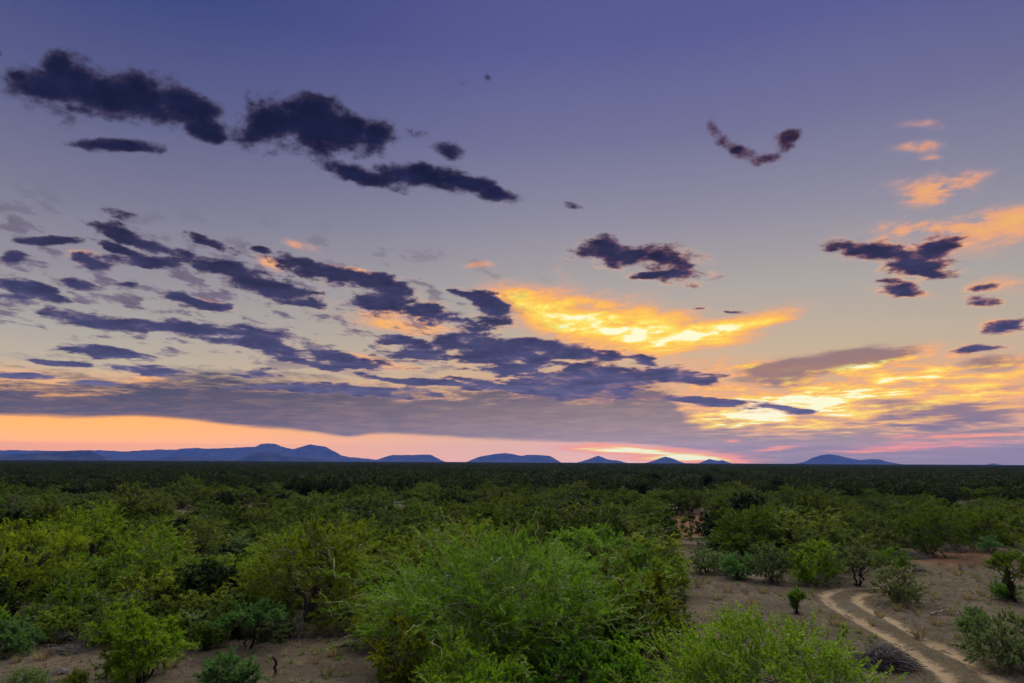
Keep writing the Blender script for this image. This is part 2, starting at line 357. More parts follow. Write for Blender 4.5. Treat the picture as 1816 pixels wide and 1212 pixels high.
def obj(name, me, parent=None, loc=None, **props):
    o = bpy.data.objects.new(name, me); COL.objects.link(o)
    if parent is not None: o.parent = parent
    if loc is not None: o.location = loc
    for k, v in props.items(): o[k] = v
    return o
def thing(name, label, category, loc, rot=0.0, scale=1.0, group=None):
    o = bpy.data.objects.new(name, None); COL.objects.link(o)
    o.empty_display_size = 0.3
    o.location = loc; o.rotation_euler = (0, 0, rot)
    o.scale = (scale,) * 3 if isinstance(scale, (int, float)) else scale
    o['label'] = label; o['category'] = category
    if group: o['group'] = group
    return o
def tubes(pts, rad, sides=4, closed_tip=False):
    """pts (n,p,3), rad (n,p) -> verts, quads"""
    n, p, _ = pts.shape
    tan = np.gradient(pts, axis=1); tan = unit(tan)
    ref = np.where(np.abs(tan[..., 2:3]) > 0.9, np.array([1.0, 0, 0]), np.array([0, 0, 1.0]))
    u = unit(np.cross(tan, ref)); v = np.cross(tan, u)
    ang = np.arange(sides) * 2 * math.pi / sides
    ring = u[:, :, None, :] * np.cos(ang)[None, None, :, None] + v[:, :, None, :] * np.sin(ang)[None, None, :, None]
    V = pts[:, :, None, :] + ring * rad[:, :, None, None]
    idx = np.arange(n * p * sides).reshape(n, p, sides)
    a = idx[:, :-1, :]; b = np.roll(a, -1, axis=2); c = np.roll(idx[:, 1:, :], -1, axis=2); d = idx[:, 1:, :]
    return V.reshape(-1, 3), np.stack([a, b, c, d], -1).reshape(-1, 4)
class Bag:
    def __init__(s): s.v, s.f, s.t, s.n = [], [], [], 0
    def add(s, v, f, tint=0.0):
        s.v.append(v); s.f.append(f + s.n); s.n += len(v)
        s.t.append(np.broadcast_to(tint, (len(f),)).astype(float))
    def mesh(s, name, mat, smooth=False):
        return mesh(name, np.concatenate(s.v), np.concatenate(s.f), mat, smooth, {'tint': np.concatenate(s.t)})
def box(x0, x1, y0, y1, z0, z1):
    v = np.array([(x, y, z) for x in (x0, x1) for y in (y0, y1) for z in (z0, z1)], float)
    f = np.array([(0, 1, 3, 2), (4, 6, 7, 5), (0, 4, 5, 1), (2, 3, 7, 6), (0, 2, 6, 4), (1, 5, 7, 3)])
    return v, f

# ------------------------------------------------------------------ materials
def new_mat(name):
    mt = bpy.data.materials.new(name); mt.use_nodes = True; mt.node_tree.nodes.clear()
    q = G(mt.node_tree); o = q.node('ShaderNodeOutputMaterial')
    return mt, q, o
def leaf_mat(name, dark, light, dry=None, trans=0.36, dry_amount=0.0):
    mt, q, o = new_mat(name)
    at = q.node('ShaderNodeAttribute', attribute_name='tint')
    oi = q.node('ShaderNodeObjectInfo')
    geo = q.node('ShaderNodeNewGeometry')
    n = q.noise(geo.outputs['Position'], 0.55, 3, 0.6)
    t = q.math('MULTIPLY_ADD', n, 0.7, q.math('MULTIPLY', at.outputs['Fac'], 0.65))
    c = q.mix(q.step(t, 0.30, 1.0), dark, light)
    if dry is not None:
        c = q.mix(q.step(at.outputs['Fac'], 1.0 - dry_amount, 1.0 - dry_amount + 0.02), c, dry)
    hs = q.node('ShaderNodeHueSaturation')
    q.put(hs.inputs['Hue'], q.step(oi.outputs['Random'], 0, 1, 0.485, 0.515, 'LINEAR'))
    q.put(hs.inputs['Value'], q.step(q.math('FRACT', q.math('MULTIPLY', oi.outputs['Random'], 7.31)), 0, 1, 0.78, 1.18, 'LINEAR'))
    q.put(hs.inputs['Color'], c)
    p = q.node('ShaderNodeBsdfPrincipled'); q.put(p.inputs['Base Color'], hs.outputs[0])
    p.inputs['Roughness'].default_value = 0.6; p.inputs['Specular IOR Level'].default_value = 0.10
    tr = q.node('ShaderNodeBsdfTranslucent'); q.put(tr.inputs[0], q.vec('MULTIPLY', hs.outputs[0], (1.25, 1.15, 0.6)))
    ms = q.node('ShaderNodeMixShader'); ms.inputs[0].default_value = trans
    q.put(ms.inputs[1], p.outputs[0]); q.put(ms.inputs[2], tr.outputs[0])
    q.put(o.inputs[0], ms.outputs[0])
    return mt
def bark_mat(name, thick, twig):
    mt, q, o = new_mat(name)
    at = q.node('ShaderNodeAttribute', attribute_name='tint')
    tcn = q.node('ShaderNodeTexCoord')
    n = q.noise(q.vec('MULTIPLY', tcn.outputs['Object'], (1, 1, 0.25)), 18.0, 5, 0.65)
    c = q.mix(at.outputs['Fac'], thick, twig)
    c = q.vec('SCALE', c, scale=q.step(n, 0.3, 0.7, 0.55, 1.35, 'LINEAR'))
    p = q.node('ShaderNodeBsdfPrincipled'); q.put(p.inputs['Base Color'], c); p.inputs['Roughness'].default_value = 0.9
    p.inputs['Specular IOR Level'].default_value = 0.15
    bp = q.node('ShaderNodeBump'); bp.inputs['Strength'].default_value = 0.6; bp.inputs['Distance'].default_value = 0.01
    q.put(bp.inputs['Height'], n); q.put(p.inputs['Normal'], bp.outputs[0])
    q.put(o.inputs[0], p.outputs[0])
    return mt
M = dict(
    fresh=leaf_mat('fresh_green_leaf', (0.058, 0.150, 0.004), (0.215, 0.400, 0.012)),
    yellow=leaf_mat('yellow_green_leaf', (0.082, 0.140, 0.004), (0.260, 0.360, 0.010)),
    deep=leaf_mat('deep_green_leaf', (0.026, 0.095, 0.005), (0.110, 0.260, 0.012)),
    olive=leaf_mat('olive_leaf', (0.042, 0.082, 0.004), (0.145, 0.220, 0.009)),
    scrub=leaf_mat('scrub_leaf', (0.034, 0.068, 0.004), (0.130, 0.198, 0.011)),
    grey=leaf_mat('grey_green_leaf', (0.080, 0.135, 0.048), (0.195, 0.285, 0.100)),
    sea=leaf_mat('sea_green_leaf', (0.058, 0.150, 0.042), (0.145, 0.310, 0.088)),
    pods=leaf_mat('broad_leaf_with_pods', (0.058, 0.115, 0.005), (0.215, 0.300, 0.012), (0.085, 0.050, 0.016), 0.36, 0.16),
    dark=leaf_mat('dark_dense_leaf', (0.012, 0.026, 0.005), (0.028, 0.052, 0.009)),
    far=leaf_mat('far_bush_leaf_shaded', (0.010, 0.020, 0.003), (0.030, 0.046, 0.007)),  # albedo lowered to stand in for the shaded sides of distant scrub
    straw=leaf_mat('dry_straw', (0.17, 0.145, 0.10), (0.34, 0.30, 0.215), trans=0.3),
    bark=bark_mat('dark_bark', (0.035, 0.028, 0.022), (0.16, 0.15, 0.10)),
    pale=bark_mat('pale_bark', (0.12, 0.105, 0.08), (0.42, 0.42, 0.29)),
    dead=bark_mat('weathered_dead_wood', (0.24, 0.22, 0.20), (0.36, 0.33, 0.29)),
    brush=bark_mat('grey_brushwood', (0.09, 0.085, 0.085), (0.16, 0.15, 0.15)),
)

# ------------------------------------------------------------------ ground
track_px = [(1840, 1290), (1760, 1232), (1712, 1196), (1640, 1150), (1580, 1116), (1524, 1086), (1496, 1068), (1490, 1058), (1506, 1050), (1545, 1046), (1590, 1043)]
tp = np.array([ground(*p) for p in track_px])
def catmull(P, n=24):
    P = np.vstack([2 * P[0] - P[1], P, 2 * P[-1] - P[-2]]); out = []
    for i in range(1, len(P) - 2):
        t = np.linspace(0, 1, n, endpoint=False)[:, None]
        a, b, c, d = P[i - 1], P[i], P[i + 1], P[i + 2]
        out.append(0.5 * (2 * b + (c - a) * t + (2 * a - 5 * b + 4 * c - d) * t ** 2 + (3 * b - a - 3 * c + d) * t ** 3))
    return np.vstack(out + [P[-2:-1]])
tc_ = catmull(tp)
seg = np.r_[0, np.cumsum(np.linalg.norm(np.diff(tc_, axis=0), axis=1))]
LEN = seg[-1]; ns = int(LEN / 0.12)
ss = np.linspace(0, LEN, ns)
TR = np.stack([np.interp(ss, seg, tc_[:, 0]), np.interp(ss, seg, tc_[:, 1])], 1)
for _ in range(40): TR[1:-1] = (TR[:-2] + 2 * TR[1:-1] + TR[2:]) / 4
TT = unit(np.gradient(TR, axis=0)); TN = np.stack([TT[:, 1], -TT[:, 0]], 1)
def base_z(x, y):
    x = np.asarray(x, float); y = np.asarray(y, float)
    d = np.hypot(x, y)
    near_f = np.clip(1.4 - d / 160, 0, 1)
    return (0.16 * (fbm(x / 9, y / 9, 5) - 0.5) + 0.10 * (fbm(x / 1.6, y / 1.6, 9, 3) - 0.5)) * near_f + 0.5 * (vnoise(x / 70, y / 70, 3) - 0.5) * np.clip(d / 60 - 0.5, 0, 1) * np.clip(3 - d / 500, 0, 1)
def track_dist(x, y):
    """distance to the centre line of the track (points near it only)"""
    x = np.ravel(x); y = np.ravel(y); out = np.full(len(x), 99.0)
    near_i = np.where((x > TR[:, 0].min() - 5) & (x < TR[:, 0].max() + 5) & (y > TR[:, 1].min() - 5) & (y < TR[:, 1].max() + 5))[0]
    for c in np.array_split(near_i, max(1, len(near_i) // 4000)):
        if len(c): out[c] = np.sqrt(((x[c, None] - TR[None, ::2, 0]) ** 2 + (y[c, None] - TR[None, ::2, 1]) ** 2).min(1))
    return out
def axis_steps(lo, hi, step, far, growth=1.06):
    a = list(np.arange(lo, hi, step)); d = step; p = a[-1]
    while p < far: d *= growth; p += d; a.append(p)
    return a
ys = [-60, -30, -12, 0, 6] + axis_steps(9, 75, 0.38, 15000)
xr = axis_steps(0, 42, 0.42, 15000, 1.085); xs = [-v for v in xr[:0:-1]] + xr
gx, gy = np.meshgrid(np.array(xs), np.array(ys)); shp = gx.shape
fx_, fy_ = gx.ravel(), gy.ravel()
td = track_dist(fx_, fy_)
gz = base_z(fx_, fy_) - 0.10 * np.exp(-(td / 1.7) ** 4)
ii = np.arange(gx.size).reshape(shp)
gf = np.stack([ii[:-1, :-1], ii[:-1, 1:], ii[1:, 1:], ii[1:, :-1]], -1).reshape(-1, 4)
# soil colours by place: bare earth clearings are redder, the far plain is closed scrub
pxg = np.array([pix((x, y, 0)) if y > 8 else (0, 0, 1) for x, y in zip(fx_, fy_)])
red = np.exp(-(((pxg[:, 0] - 1225) / 60) ** 2 + ((pxg[:, 1] - 930) / 28) ** 2)) + 0.7 * np.exp(-(((pxg[:, 0] - 1700) / 110) ** 2 + ((pxg[:, 1] - 985) / 26) ** 2)) \
    + 0.8 * np.exp(-(((pxg[:, 0] - 440) / 60) ** 2 + ((pxg[:, 1] - 905) / 14) ** 2)) + 0.6 * np.exp(-(((pxg[:, 0] - 370) / 45) ** 2 + ((pxg[:, 1] - 1050) / 30) ** 2)) + 0.12 * (fx_ < -8) * (fy_ < 40)
dist = np.hypot(fx_, fy_)
cover = np.clip((dist - 500) / 1500, 0, 1)
def soil_nodes(q):
    geo = q.node('ShaderNodeNewGeometry'); pos = geo.outputs['Position']
    n1 = q.noise(pos, 0.35, 5, 0.6); n2 = q.noise(pos, 3.2, 6, 0.68); n3 = q.noise(pos, 13.0, 5, 0.75)
    ra = q.node('ShaderNodeAttribute', attribute_name='red').outputs['Fac']
    c = q.mix(q.step(n1, 0.35, 0.68), (0.054, 0.043, 0.029), (0.100, 0.080, 0.055))
    c = q.mix(q.step(q.math('ADD', q.math('MULTIPLY', ra, 0.9), q.math('SUBTRACT', n1, 0.5)), 0.15, 0.8), c, (0.145, 0.056, 0.023))
    litter = q.step(n2, 0.46, 0.62)
    c = q.mix(q.math('MULTIPLY', litter, 0.7), c, (0.038, 0.031, 0.023))
    c = q.mix(q.step(n3, 0.56, 0.72, 0.0, 0.55), c, (0.165, 0.138, 0.098))
    return pos, n1, n2, n3, c
mt, q, o = new_mat('savanna_soil')
pos, n1, n2, n3, c = soil_nodes(q)
cv = q.node('ShaderNodeAttribute', attribute_name='cover').outputs['Fac']
nb = q.noise(pos, 0.03, 6, 0.7)
c = q.mix(cv, c, q.mix(q.step(nb, 0.4, 0.62), (0.010, 0.017, 0.006), (0.026, 0.036, 0.012)))
p = q.node('ShaderNodeBsdfPrincipled'); q.put(p.inputs['Base Color'], c); p.inputs['Roughness'].default_value = 0.95; p.inputs['Specular IOR Level'].default_value = 0.1
bp = q.node('ShaderNodeBump'); bp.inputs['Strength'].default_value = 0.9; bp.inputs['Distance'].default_value = 0.06
q.put(bp.inputs['Height'], q.math('MULTIPLY_ADD', n3, 0.35, n2)); q.put(p.inputs['Normal'], bp.outputs[0]); q.put(o.inputs[0], p.outputs[0])
M['soil'] = mt
gme = mesh('ground', np.stack([fx_, fy_, gz], 1), gf, M['soil'], True, {'red': red, 'cover': cover})
obj('ground', gme, kind='structure', label='bare brown and reddish earth between the bushes')
def GZ(x, y):
    return float(base_z(np.array([x]), np.array([y]))[0])

# the two-rut track: a ribbon that stands a little proud of the scraped bed and dips under the earth at its edges
mt, q, o = new_mat('track_sand')
pos, n1, n2, n3, c = soil_nodes(q)
ac = q.node('ShaderNodeAttribute', attribute_name='across').outputs['Fac']
wob = q.math('MULTIPLY_ADD', q.math('SUBTRACT', n2, 0.5), 0.75, q.math('MULTIPLY', q.math('SUBTRACT', n3, 0.5), 0.35))
rut = q.step(q.math('ADD', q.math('ADD', q.math('ABSOLUTE', q.math('SUBTRACT', q.math('ABSOLUTE', ac), 0.78)), wob), q.math('MULTIPLY', q.math('SUBTRACT', q.noise(pos, 0.9, 3, 0.6), 0.5), 0.7)), 0.42, 0.06)
sand = q.mix(q.step(n1, 0.3, 0.7), (0.20, 0.145, 0.085), (0.265, 0.20, 0.125))
sand = q.mix(q.step(n3, 0.45, 0.7, 0.0, 0.4), sand, (0.18, 0.125, 0.07))
c = q.mix(q.math('MULTIPLY', rut, q.step(n1, 0.25, 0.55, 0.7, 1.0)), c, sand)
p = q.node('ShaderNodeBsdfPrincipled'); q.put(p.inputs['Base Color'], c); p.inputs['Roughness'].default_value = 0.95; p.inputs['Specular IOR Level'].default_value = 0.1
bp = q.node('ShaderNodeBump'); bp.inputs['Strength'].default_value = 0.7; bp.inputs['Distance'].default_value = 0.05
q.put(bp.inputs['Height'], q.math('MULTIPLY_ADD', n3, 0.35, n2)); q.put(p.inputs['Normal'], bp.outputs[0]); q.put(o.inputs[0], p.outputs[0])
M['track'] = mt
ws = np.linspace(-1.55, 1.55, 27)
tx = TR[:, None, 0] + TN[:, None, 0] * ws; ty = TR[:, None, 1] + TN[:, None, 1] * ws
prof = 0.055 - 0.085 * np.exp(-((np.abs(ws) - 0.78) / 0.26) ** 2) - 0.20 * np.clip((np.abs(ws) - 1.25) / 0.3, 0, 1)
tz = base_z(tx.ravel(), ty.ravel()).reshape(tx.shape) - 0.10 + 0.04 + prof[None, :] + 0.05 * (fbm(tx.ravel() * 1.3, ty.ravel() * 1.3, 31, 3).reshape(tx.shape) - 0.5)
ii = np.arange(tx.size).reshape(tx.shape)
obj('dirt_track', mesh('dirt_track', np.stack([tx, ty, tz], -1).reshape(-1, 3), np.stack([ii[:-1, :-1], ii[:-1, 1:], ii[1:, 1:], ii[1:, :-1]], -1).reshape(-1, 4), M['track'], True,
    {'across': np.broadcast_to(ws, tx.shape).ravel().copy(), 'red': np.zeros(tx.size)}), kind='structure', label='sandy two-rut vehicle track curving through the clearing on the right')

# ------------------------------------------------------------------ hills on the horizon
mt, q, o = new_mat('wooded_hillside')
geo = q.node('ShaderNodeNewGeometry')
n = q.noise(geo.outputs['Position'], 0.006, 7, 0.65)
c = q.mix(q.step(n, 0.38, 0.62), (0.014, 0.020, 0.010), (0.060, 0.054, 0.034))
p = q.node('ShaderNodeBsdfPrincipled'); q.put(p.inputs['Base Color'], c); p.inputs['Roughness'].default_value = 1.0; p.inputs['Specular IOR Level'].default_value = 0.0
q.put(o.inputs[0], p.outputs[0]); M['hill'] = mt
def hill(profile, D, label, seed, depth=0.35, name='hill'):
    xs_, ys_ = np.array(profile, float).T
    n = int(max(40, (xs_[-1] - xs_[0]) * 1.2)); px = np.linspace(xs_[0], xs_[-1], n); py = np.interp(px, xs_, ys_)
    k = np.array([1, 2, 1.0]) / 4; py[1:-1] = np.convolve(py, k, 'same')[1:-1]
    X, Z = [], []
    for a, b in zip(px, py):
        d = ray(a, b); t = D / d[1]; X.append(d[0] * t); Z.append(max(HC + d[2] * t, -2))
    X = np.array(X); Z = np.array(Z); Z = Z + (fbm(X / 90, X * 0 + seed, seed, 3) - 0.5) * 0.05 * Z.max()
    W = max(Z.max() * 3.0, (X[-1] - X[0]) * depth * 0.35)
    rows = np.r_[np.linspace(-1, 0, 16), np.linspace(0.1, 1, 8)]
    V = []
    for r in rows:
        spur = (fbm(X / (0.9 * W) + 7, X * 0 + r * 3, seed + 3, 4) - 0.5)
        f = (1 - abs(r)) ** 1.35 * (1 + 1.3 * spur * (abs(r) > 0.02) * min(1, 3 * abs(r)))
        edge = np.minimum(1, np.minimum(np.arange(n), np.arange(n)[::-1]) / 5)
        V.append(np.stack([X * (1 + 0.0 * r), D + r * W + 0.15 * W * spur, Z * f * (0.15 + 0.85 * edge) - 3 * (abs(r) > 0.97) - 2], 1))
    V = np.array(V); ii = np.arange(len(rows) * n).reshape(len(rows), n)
    me = mesh(name, V.reshape(-1, 3), np.stack([ii[:-1, :-1], ii[:-1, 1:], ii[1:, 1:], ii[1:, :-1]], -1).reshape(-1, 4), M['hill'], True)
    obj(name, me, kind='structure', label=label)
hill([(-160, 802), (-60, 799), (0, 798.5), (60, 799), (90, 800), (150, 798.5), (190, 799), (215, 801), (250, 799), (290, 797), (310, 798), (335, 795), (355, 794.5), (370, 796), (400, 795), (455, 792), (462, 788), (475, 786.5), (487, 787), (500, 792), (520, 797), (530, 794), (545, 790), (552, 788.5), (565, 791), (578, 792.5), (590, 799), (605, 807), (620, 810.5), (650, 813.5), (672, 816), (690, 819)], 12500,
     'long blue mountain ridge with two rounded peaks on the left horizon', 11, 0.12, 'mountain_ridge')
hill([(655, 818), (672, 814), (695, 807), (730, 807), (755, 806), (765, 807), (782, 816), (790, 819)], 13000, 'low flat-topped blue hill just right of the long ridge', 21)
hill([(826, 820), (850, 810), (880, 805), (895, 803.5), (910, 805.5), (925, 809), (935, 806.5), (955, 807), (975, 808.5), (992, 818), (996, 820)], 13000, 'broad blue hill with two humps at mid horizon', 31)
hill([(1022, 821), (1045, 814), (1061, 808), (1078, 815), (1095, 816.5), (1112, 821)], 13000, 'small pointed blue hill left of the setting sun', 41)
hill([(1143, 822), (1165, 815), (1180, 809.5), (1195, 814), (1214, 822)], 13000, 'small peak directly beside the setting sun', 51)
hill([(1237, 823), (1258, 814), (1268, 816.5), (1275, 817), (1282, 816), (1299, 823)], 13000, 'little double-humped hill right of the setting sun', 61)
hill([(1418, 824), (1440, 812), (1455, 807.5), (1472, 805.5), (1485, 808), (1510, 814), (1525, 816), (1540, 814), (1560, 815), (1588, 824)], 13200, 'lavender hill with a long right shoulder, alone on the right horizon', 71)
hill([(1748, 824.4), (1761, 821.8), (1777, 824.6)], 13400, 'tiny far hill near the right edge of the horizon', 81)
hill([(-120, 810), (0, 807), (60, 804), (80, 801), (140, 799.5), (160, 800.5), (180, 808), (200, 817.5)], 6500, 'dark flat-topped mesa in front of the ridge at far left', 91, 0.2, 'mesa')
hill([(405, 818), (430, 812), (450, 803), (480, 801.5), (500, 808), (530, 811), (590, 818)], 7500, 'dark rounded foothill in front of the two rounded peaks', 101, 0.25)
hill([(262, 817), (310, 809), (360, 811), (405, 817)], 8500, 'low dark foothill swelling below the middle of the ridge', 111, 0.25)
#STRUCT_END

# ------------------------------------------------------------------ plants
def bend(p0, p1, npts, rng, lift=0.25, wob=0.05):
    """curved paths from p0 (n,3) to p1 (n,3)"""
    n = len(p0); t = np.linspace(0, 1, npts)[None, :, None]
    d = np.linalg.norm(p1 - p0, axis=1, keepdims=True)
    mid = (p0 + p1) / 2 + np.concatenate([rng.normal(0, 0.10, (n, 2)), np.full((n, 1), lift)], 1) * d
    pts = (1 - t) ** 2 * p0[:, None] + 2 * t * (1 - t) * mid[:, None] + t ** 2 * p1[:, None]
    j = rng.normal(0, 1, pts.shape) * wob * d[:, None] * np.sin(math.pi * t)
    return pts + j
def along(paths, which, t):
    """points at parameter t on chosen paths"""
    p = paths.shape[1]; f = t * (p - 1); i = np.minimum(f.astype(int), p - 2); w = (f - i)[:, None]
    return paths[which, i] * (1 - w) + paths[which, i + 1] * w
STYLE = dict(
    #            crown bottom, lobes, lobe r, subs/lobe, twigs/sub, twig len, leaf len, leaf wid, stems, flatten, outward, up, droop
    feather=dict(low=0.9, zb=-0.26, lobes=34, lr=0.34, subs=7, tw=9, tl=0.13, stems=5, squash=0.85, up=0.55, droop=0.25),
    spread=dict(low=1.0, zb=-0.16, lobes=34, lr=0.30, subs=7, tw=8, tl=0.12, stems=5, squash=0.75, up=0.45, droop=0.15),
    flat=dict(low=0.45, zb=0.22, lobes=18, lr=0.36, subs=7, tw=8, tl=0.14, stems=3, squash=0.38, up=0.25, droop=0.10),
    mound=dict(low=0.95, zb=-0.42, lobes=24, lr=0.38, subs=7, tw=8, tl=0.16, stems=8, squash=0.90, up=0.65, droop=0.10),
    vase=dict(low=0.8, zb=0.02, lobes=18, lr=0.34, subs=7, tw=8, tl=0.18, stems=9, squash=1.0, up=1.0, droop=0.05),
    ball=dict(low=0.7, zb=0.16, lobes=20, lr=0.40, subs=7, tw=8, tl=0.13, stems=4, squash=0.9, up=0.4, droop=0.05),
)
def make_plant(seed, style, R, H, nleaf, leaf=(0.08, 0.024), bark='bark', leafm='fresh', whips=0, thick=1.0, stretch=(1, 1), bare=0.0, twig_r=0.004, tpale=1.0, lobes=None):
    """returns (wood mesh, leaf mesh) of a plant of crown radius R and height H standing at the origin"""
    rng = np.random.default_rng(seed); S = STYLE[style]
    zb = S['zb'] * H; L = lobes or S['lobes']
    small = 0 < nleaf < 40000
    # lobe centres spread over the crown, mostly near its skin
    d = unit(rng.normal(0, 1, (L * 4, 3))); d[:, 2] = np.where(rng.random(L * 4) < S['low'], d[:, 2], np.abs(d[:, 2]))
    d = unit(d); rr = rng.uniform(0.22, 1.0, (L * 4, 1)) ** 0.5
    c = d * rr * 0.78
    keep = [0]
    for i in range(1, len(c)):
        if len(keep) >= L: break
        if np.min(np.linalg.norm(c[keep] - c[i], axis=1)) > 0.95 / L ** 0.42: keep.append(i)
    c = c[keep]; L = len(c)
    zc, hz = (zb + H) / 2, (H - zb) / 2
    lr = S['lr'] * R * rng.uniform(0.65, 1.2, L)
    lrz = np.minimum(lr * S['squash'], hz * 0.62)
    C = np.stack([c[:, 0] * R * stretch[0], c[:, 1] * R * stretch[1], zc + c[:, 2] * (hz - lrz * 0.3)], 1)
    C[:, 2] = np.maximum(C[:, 2], rng.uniform(0.10, 0.22, L) * H)
    if style == 'flat': C[:, 2] = np.maximum(C[:, 2], H * 0.36 + 0.35 * H * rng.random(L)) - 0.12 * H * (np.hypot(C[:, 0], C[:, 1]) / R) ** 2
    if style == 'vase':
        f = 0.22 + 0.78 * np.clip(C[:, 2] / H, 0, 1); C[:, :2] *= f[:, None]; lr *= 0.5 + 0.5 * f
    wood = Bag()
    # stems and limbs
    nst = S['stems']; a = rng.uniform(0, 2 * math.pi, nst)
    foot = np.stack([np.cos(a), np.sin(a), 0 * a], 1) * (0.02 + 0.05 * rng.random((nst, 1))) * R; foot[:, 2] = -0.12
    sh = {'flat': 0.62, 'spread': 0.55, 'ball': 0.5, 'vase': 0.5}.get(style, 0.45)
    tip = np.stack([np.cos(a) * 0.30 * R * rng.uniform(0.4, 1.3, nst), np.sin(a) * 0.30 * R * rng.uniform(0.4, 1.3, nst), sh * H * rng.uniform(0.7, 1.1, nst)], 1)
    stem = bend(foot, tip, 9, rng, 0.02, 0.05)
    rs = thick * 0.017 * (0.5 + H) * rng.uniform(0.7, 1.2, nst) * (0.75 if nst > 4 else 1.0)
    v, f = tubes(stem, rs[:, None] * np.linspace(1.25, 0.55, 9)[None, :], 7); wood.add(v, f, 0.0)
    st = np.argmin(np.linalg.norm(C[:, None, :2] - tip[None, :, :2], axis=2) + rng.uniform(0, 0.5 * R, (L, nst)), axis=1)
    tt = np.clip(0.25 + 0.7 * (C[:, 2] / H) + rng.normal(0, 0.12, L), 0.12, 1.0)
    limb = bend(along(stem, st, tt), C, 8, rng, 0.10, 0.05)
    len_l = np.linalg.norm(limb[:, 0] - C, axis=1)
    r0 = thick * 0.0085 * (0.5 + len_l)
    v, f = tubes(limb, r0[:, None] * np.linspace(1.3, 0.45, 8)[None, :], 5); wood.add(v, f, 0.15 * tpale)
    # sub-branches inside each lobe
    ns_ = S['subs'] - (2 if small else 0); li = np.repeat(np.arange(L), ns_)
    dd_ = unit(rng.normal(0, 1, (len(li), 3)) + np.array([0, 0, 0.25]))
    end = C[li] + dd_ * (rng.uniform(0.45, 1.0, (len(li), 1))) * np.stack([lr, lr, lrz], 1)[li]
    end[:, 2] = np.maximum(end[:, 2], 0.05)
    sub = bend(along(limb, li, rng.uniform(0.55, 1.0, len(li))), end, 5, rng, 0.06, 0.06)
    v, f = tubes(sub, (0.0045 * thick * (1 + 0.25 * R)) * np.linspace(1.3, 0.5, 5)[None, :] * np.ones((len(li), 1)), 3); wood.add(v, f, 0.45 * tpale)
    # twigs
    nt = S['tw'] - (2 if small else 0); ti = np.repeat(np.arange(len(li)), nt)
    p0 = along(sub, ti, rng.uniform(0.30, 1.0, len(ti)))
    outw = unit(p0 - np.array([0, 0, zc * 0.7])) * 0.8 + unit(p0 - C[li[ti]]) * 0.6
    td_ = unit(outw + rng.normal(0, 0.65, p0.shape) + np.array([0, 0, S['up']]))
    tl = np.clip(S['tl'] * R, 0.22, 0.85) * rng.uniform(0.5, 1.5, len(ti))
    p1 = p0 + td_ * tl[:, None]; p1[:, 2] -= S['droop'] * tl
    p1[:, 2] = np.maximum(p1[:, 2], 0.03)
    tw = bend(p0, p1, 3, rng, 0.10, 0.05)
    v, f = tubes(tw, twig_r * np.linspace(1.3, 0.5, 3)[None, :] * np.ones((len(ti), 1)), 3); wood.add(v, f, rng.uniform(0.5, 1.0, len(ti)).repeat(6) * tpale)
    if whips:                                   # long wandering shoots that stand out of the crown
        k = rng.integers(0, len(li), whips)
        q0 = sub[k, -1]; o_ = unit(q0 - np.array([0, 0, zc])); o_[:, 2] = np.abs(o_[:, 2]) + 0.2
        ln = R * rng.uniform(0.10, 0.26, whips)
        q1 = q0 + unit(o_ + rng.normal(0, 0.5, q0.shape)) * ln[:, None]
        wp = bend(q0, q1, 7, rng, 0.22, 0.07)
        v, f = tubes(wp, twig_r * 1.7 * np.linspace(1.4, 0.5, 7)[None, :] * np.ones((whips, 1)), 4); wood.add(v, f, tpale)
    wm = wood.mesh('wood', M[bark], False)
    if nleaf <= 0: return wm, None
    # leaves along the twigs (and the whips)
    w = rng.integers(0, len(ti), nleaf)
    t = rng.uniform(0.10, 1.0, nleaf); b = along(tw, w, t); axis = unit(tw[w, -1] - tw[w, 0])
    if whips:
        nw = whips * 14; ww = rng.integers(0, whips, nw)
        b = np.concatenate([b, along(wp, ww, rng.uniform(0.15, 1, nw))]); axis = np.concatenate([axis, unit(wp[ww, -1] - wp[ww, 0])]); w = np.concatenate([w, rng.integers(0, len(ti), nw)])
    if bare > 0:
        keep_t = rng.random(len(ti)) > bare; m_ = keep_t[w]; b, axis, w = b[m_], axis[m_], w[m_]
    n = len(b)
    side = unit(np.cross(axis, rng.normal(0, 1, (n, 3))))
    ld = unit(axis * 0.55 + side * 0.9 + np.array([0, 0, 0.10]))
    nrm = unit(rng.normal(0, 0.75, (n, 3)) + np.array([0, 0, 0.9])); wd = unit(np.cross(ld, nrm))
    ll = leaf[0] * rng.uniform(0.6, 1.35, (n, 1)); lw = leaf[1] * rng.uniform(0.7, 1.3, (n, 1))
    b = b + side * 0.006
    V = np.stack([b - wd * lw * 0.62, b + wd * lw * 0.62, b + ld * ll], 1).reshape(-1, 3)
    V[:, 2] = np.maximum(V[:, 2], 0.01)
    tint = np.clip(0.55 * rng.random(len(ti))[w] + 0.45 * rng.random(n), 0, 1)
    return wm, mesh('leaves', V, np.arange(n * 3).reshape(n, 3), M[leafm], False, {'tint': tint})

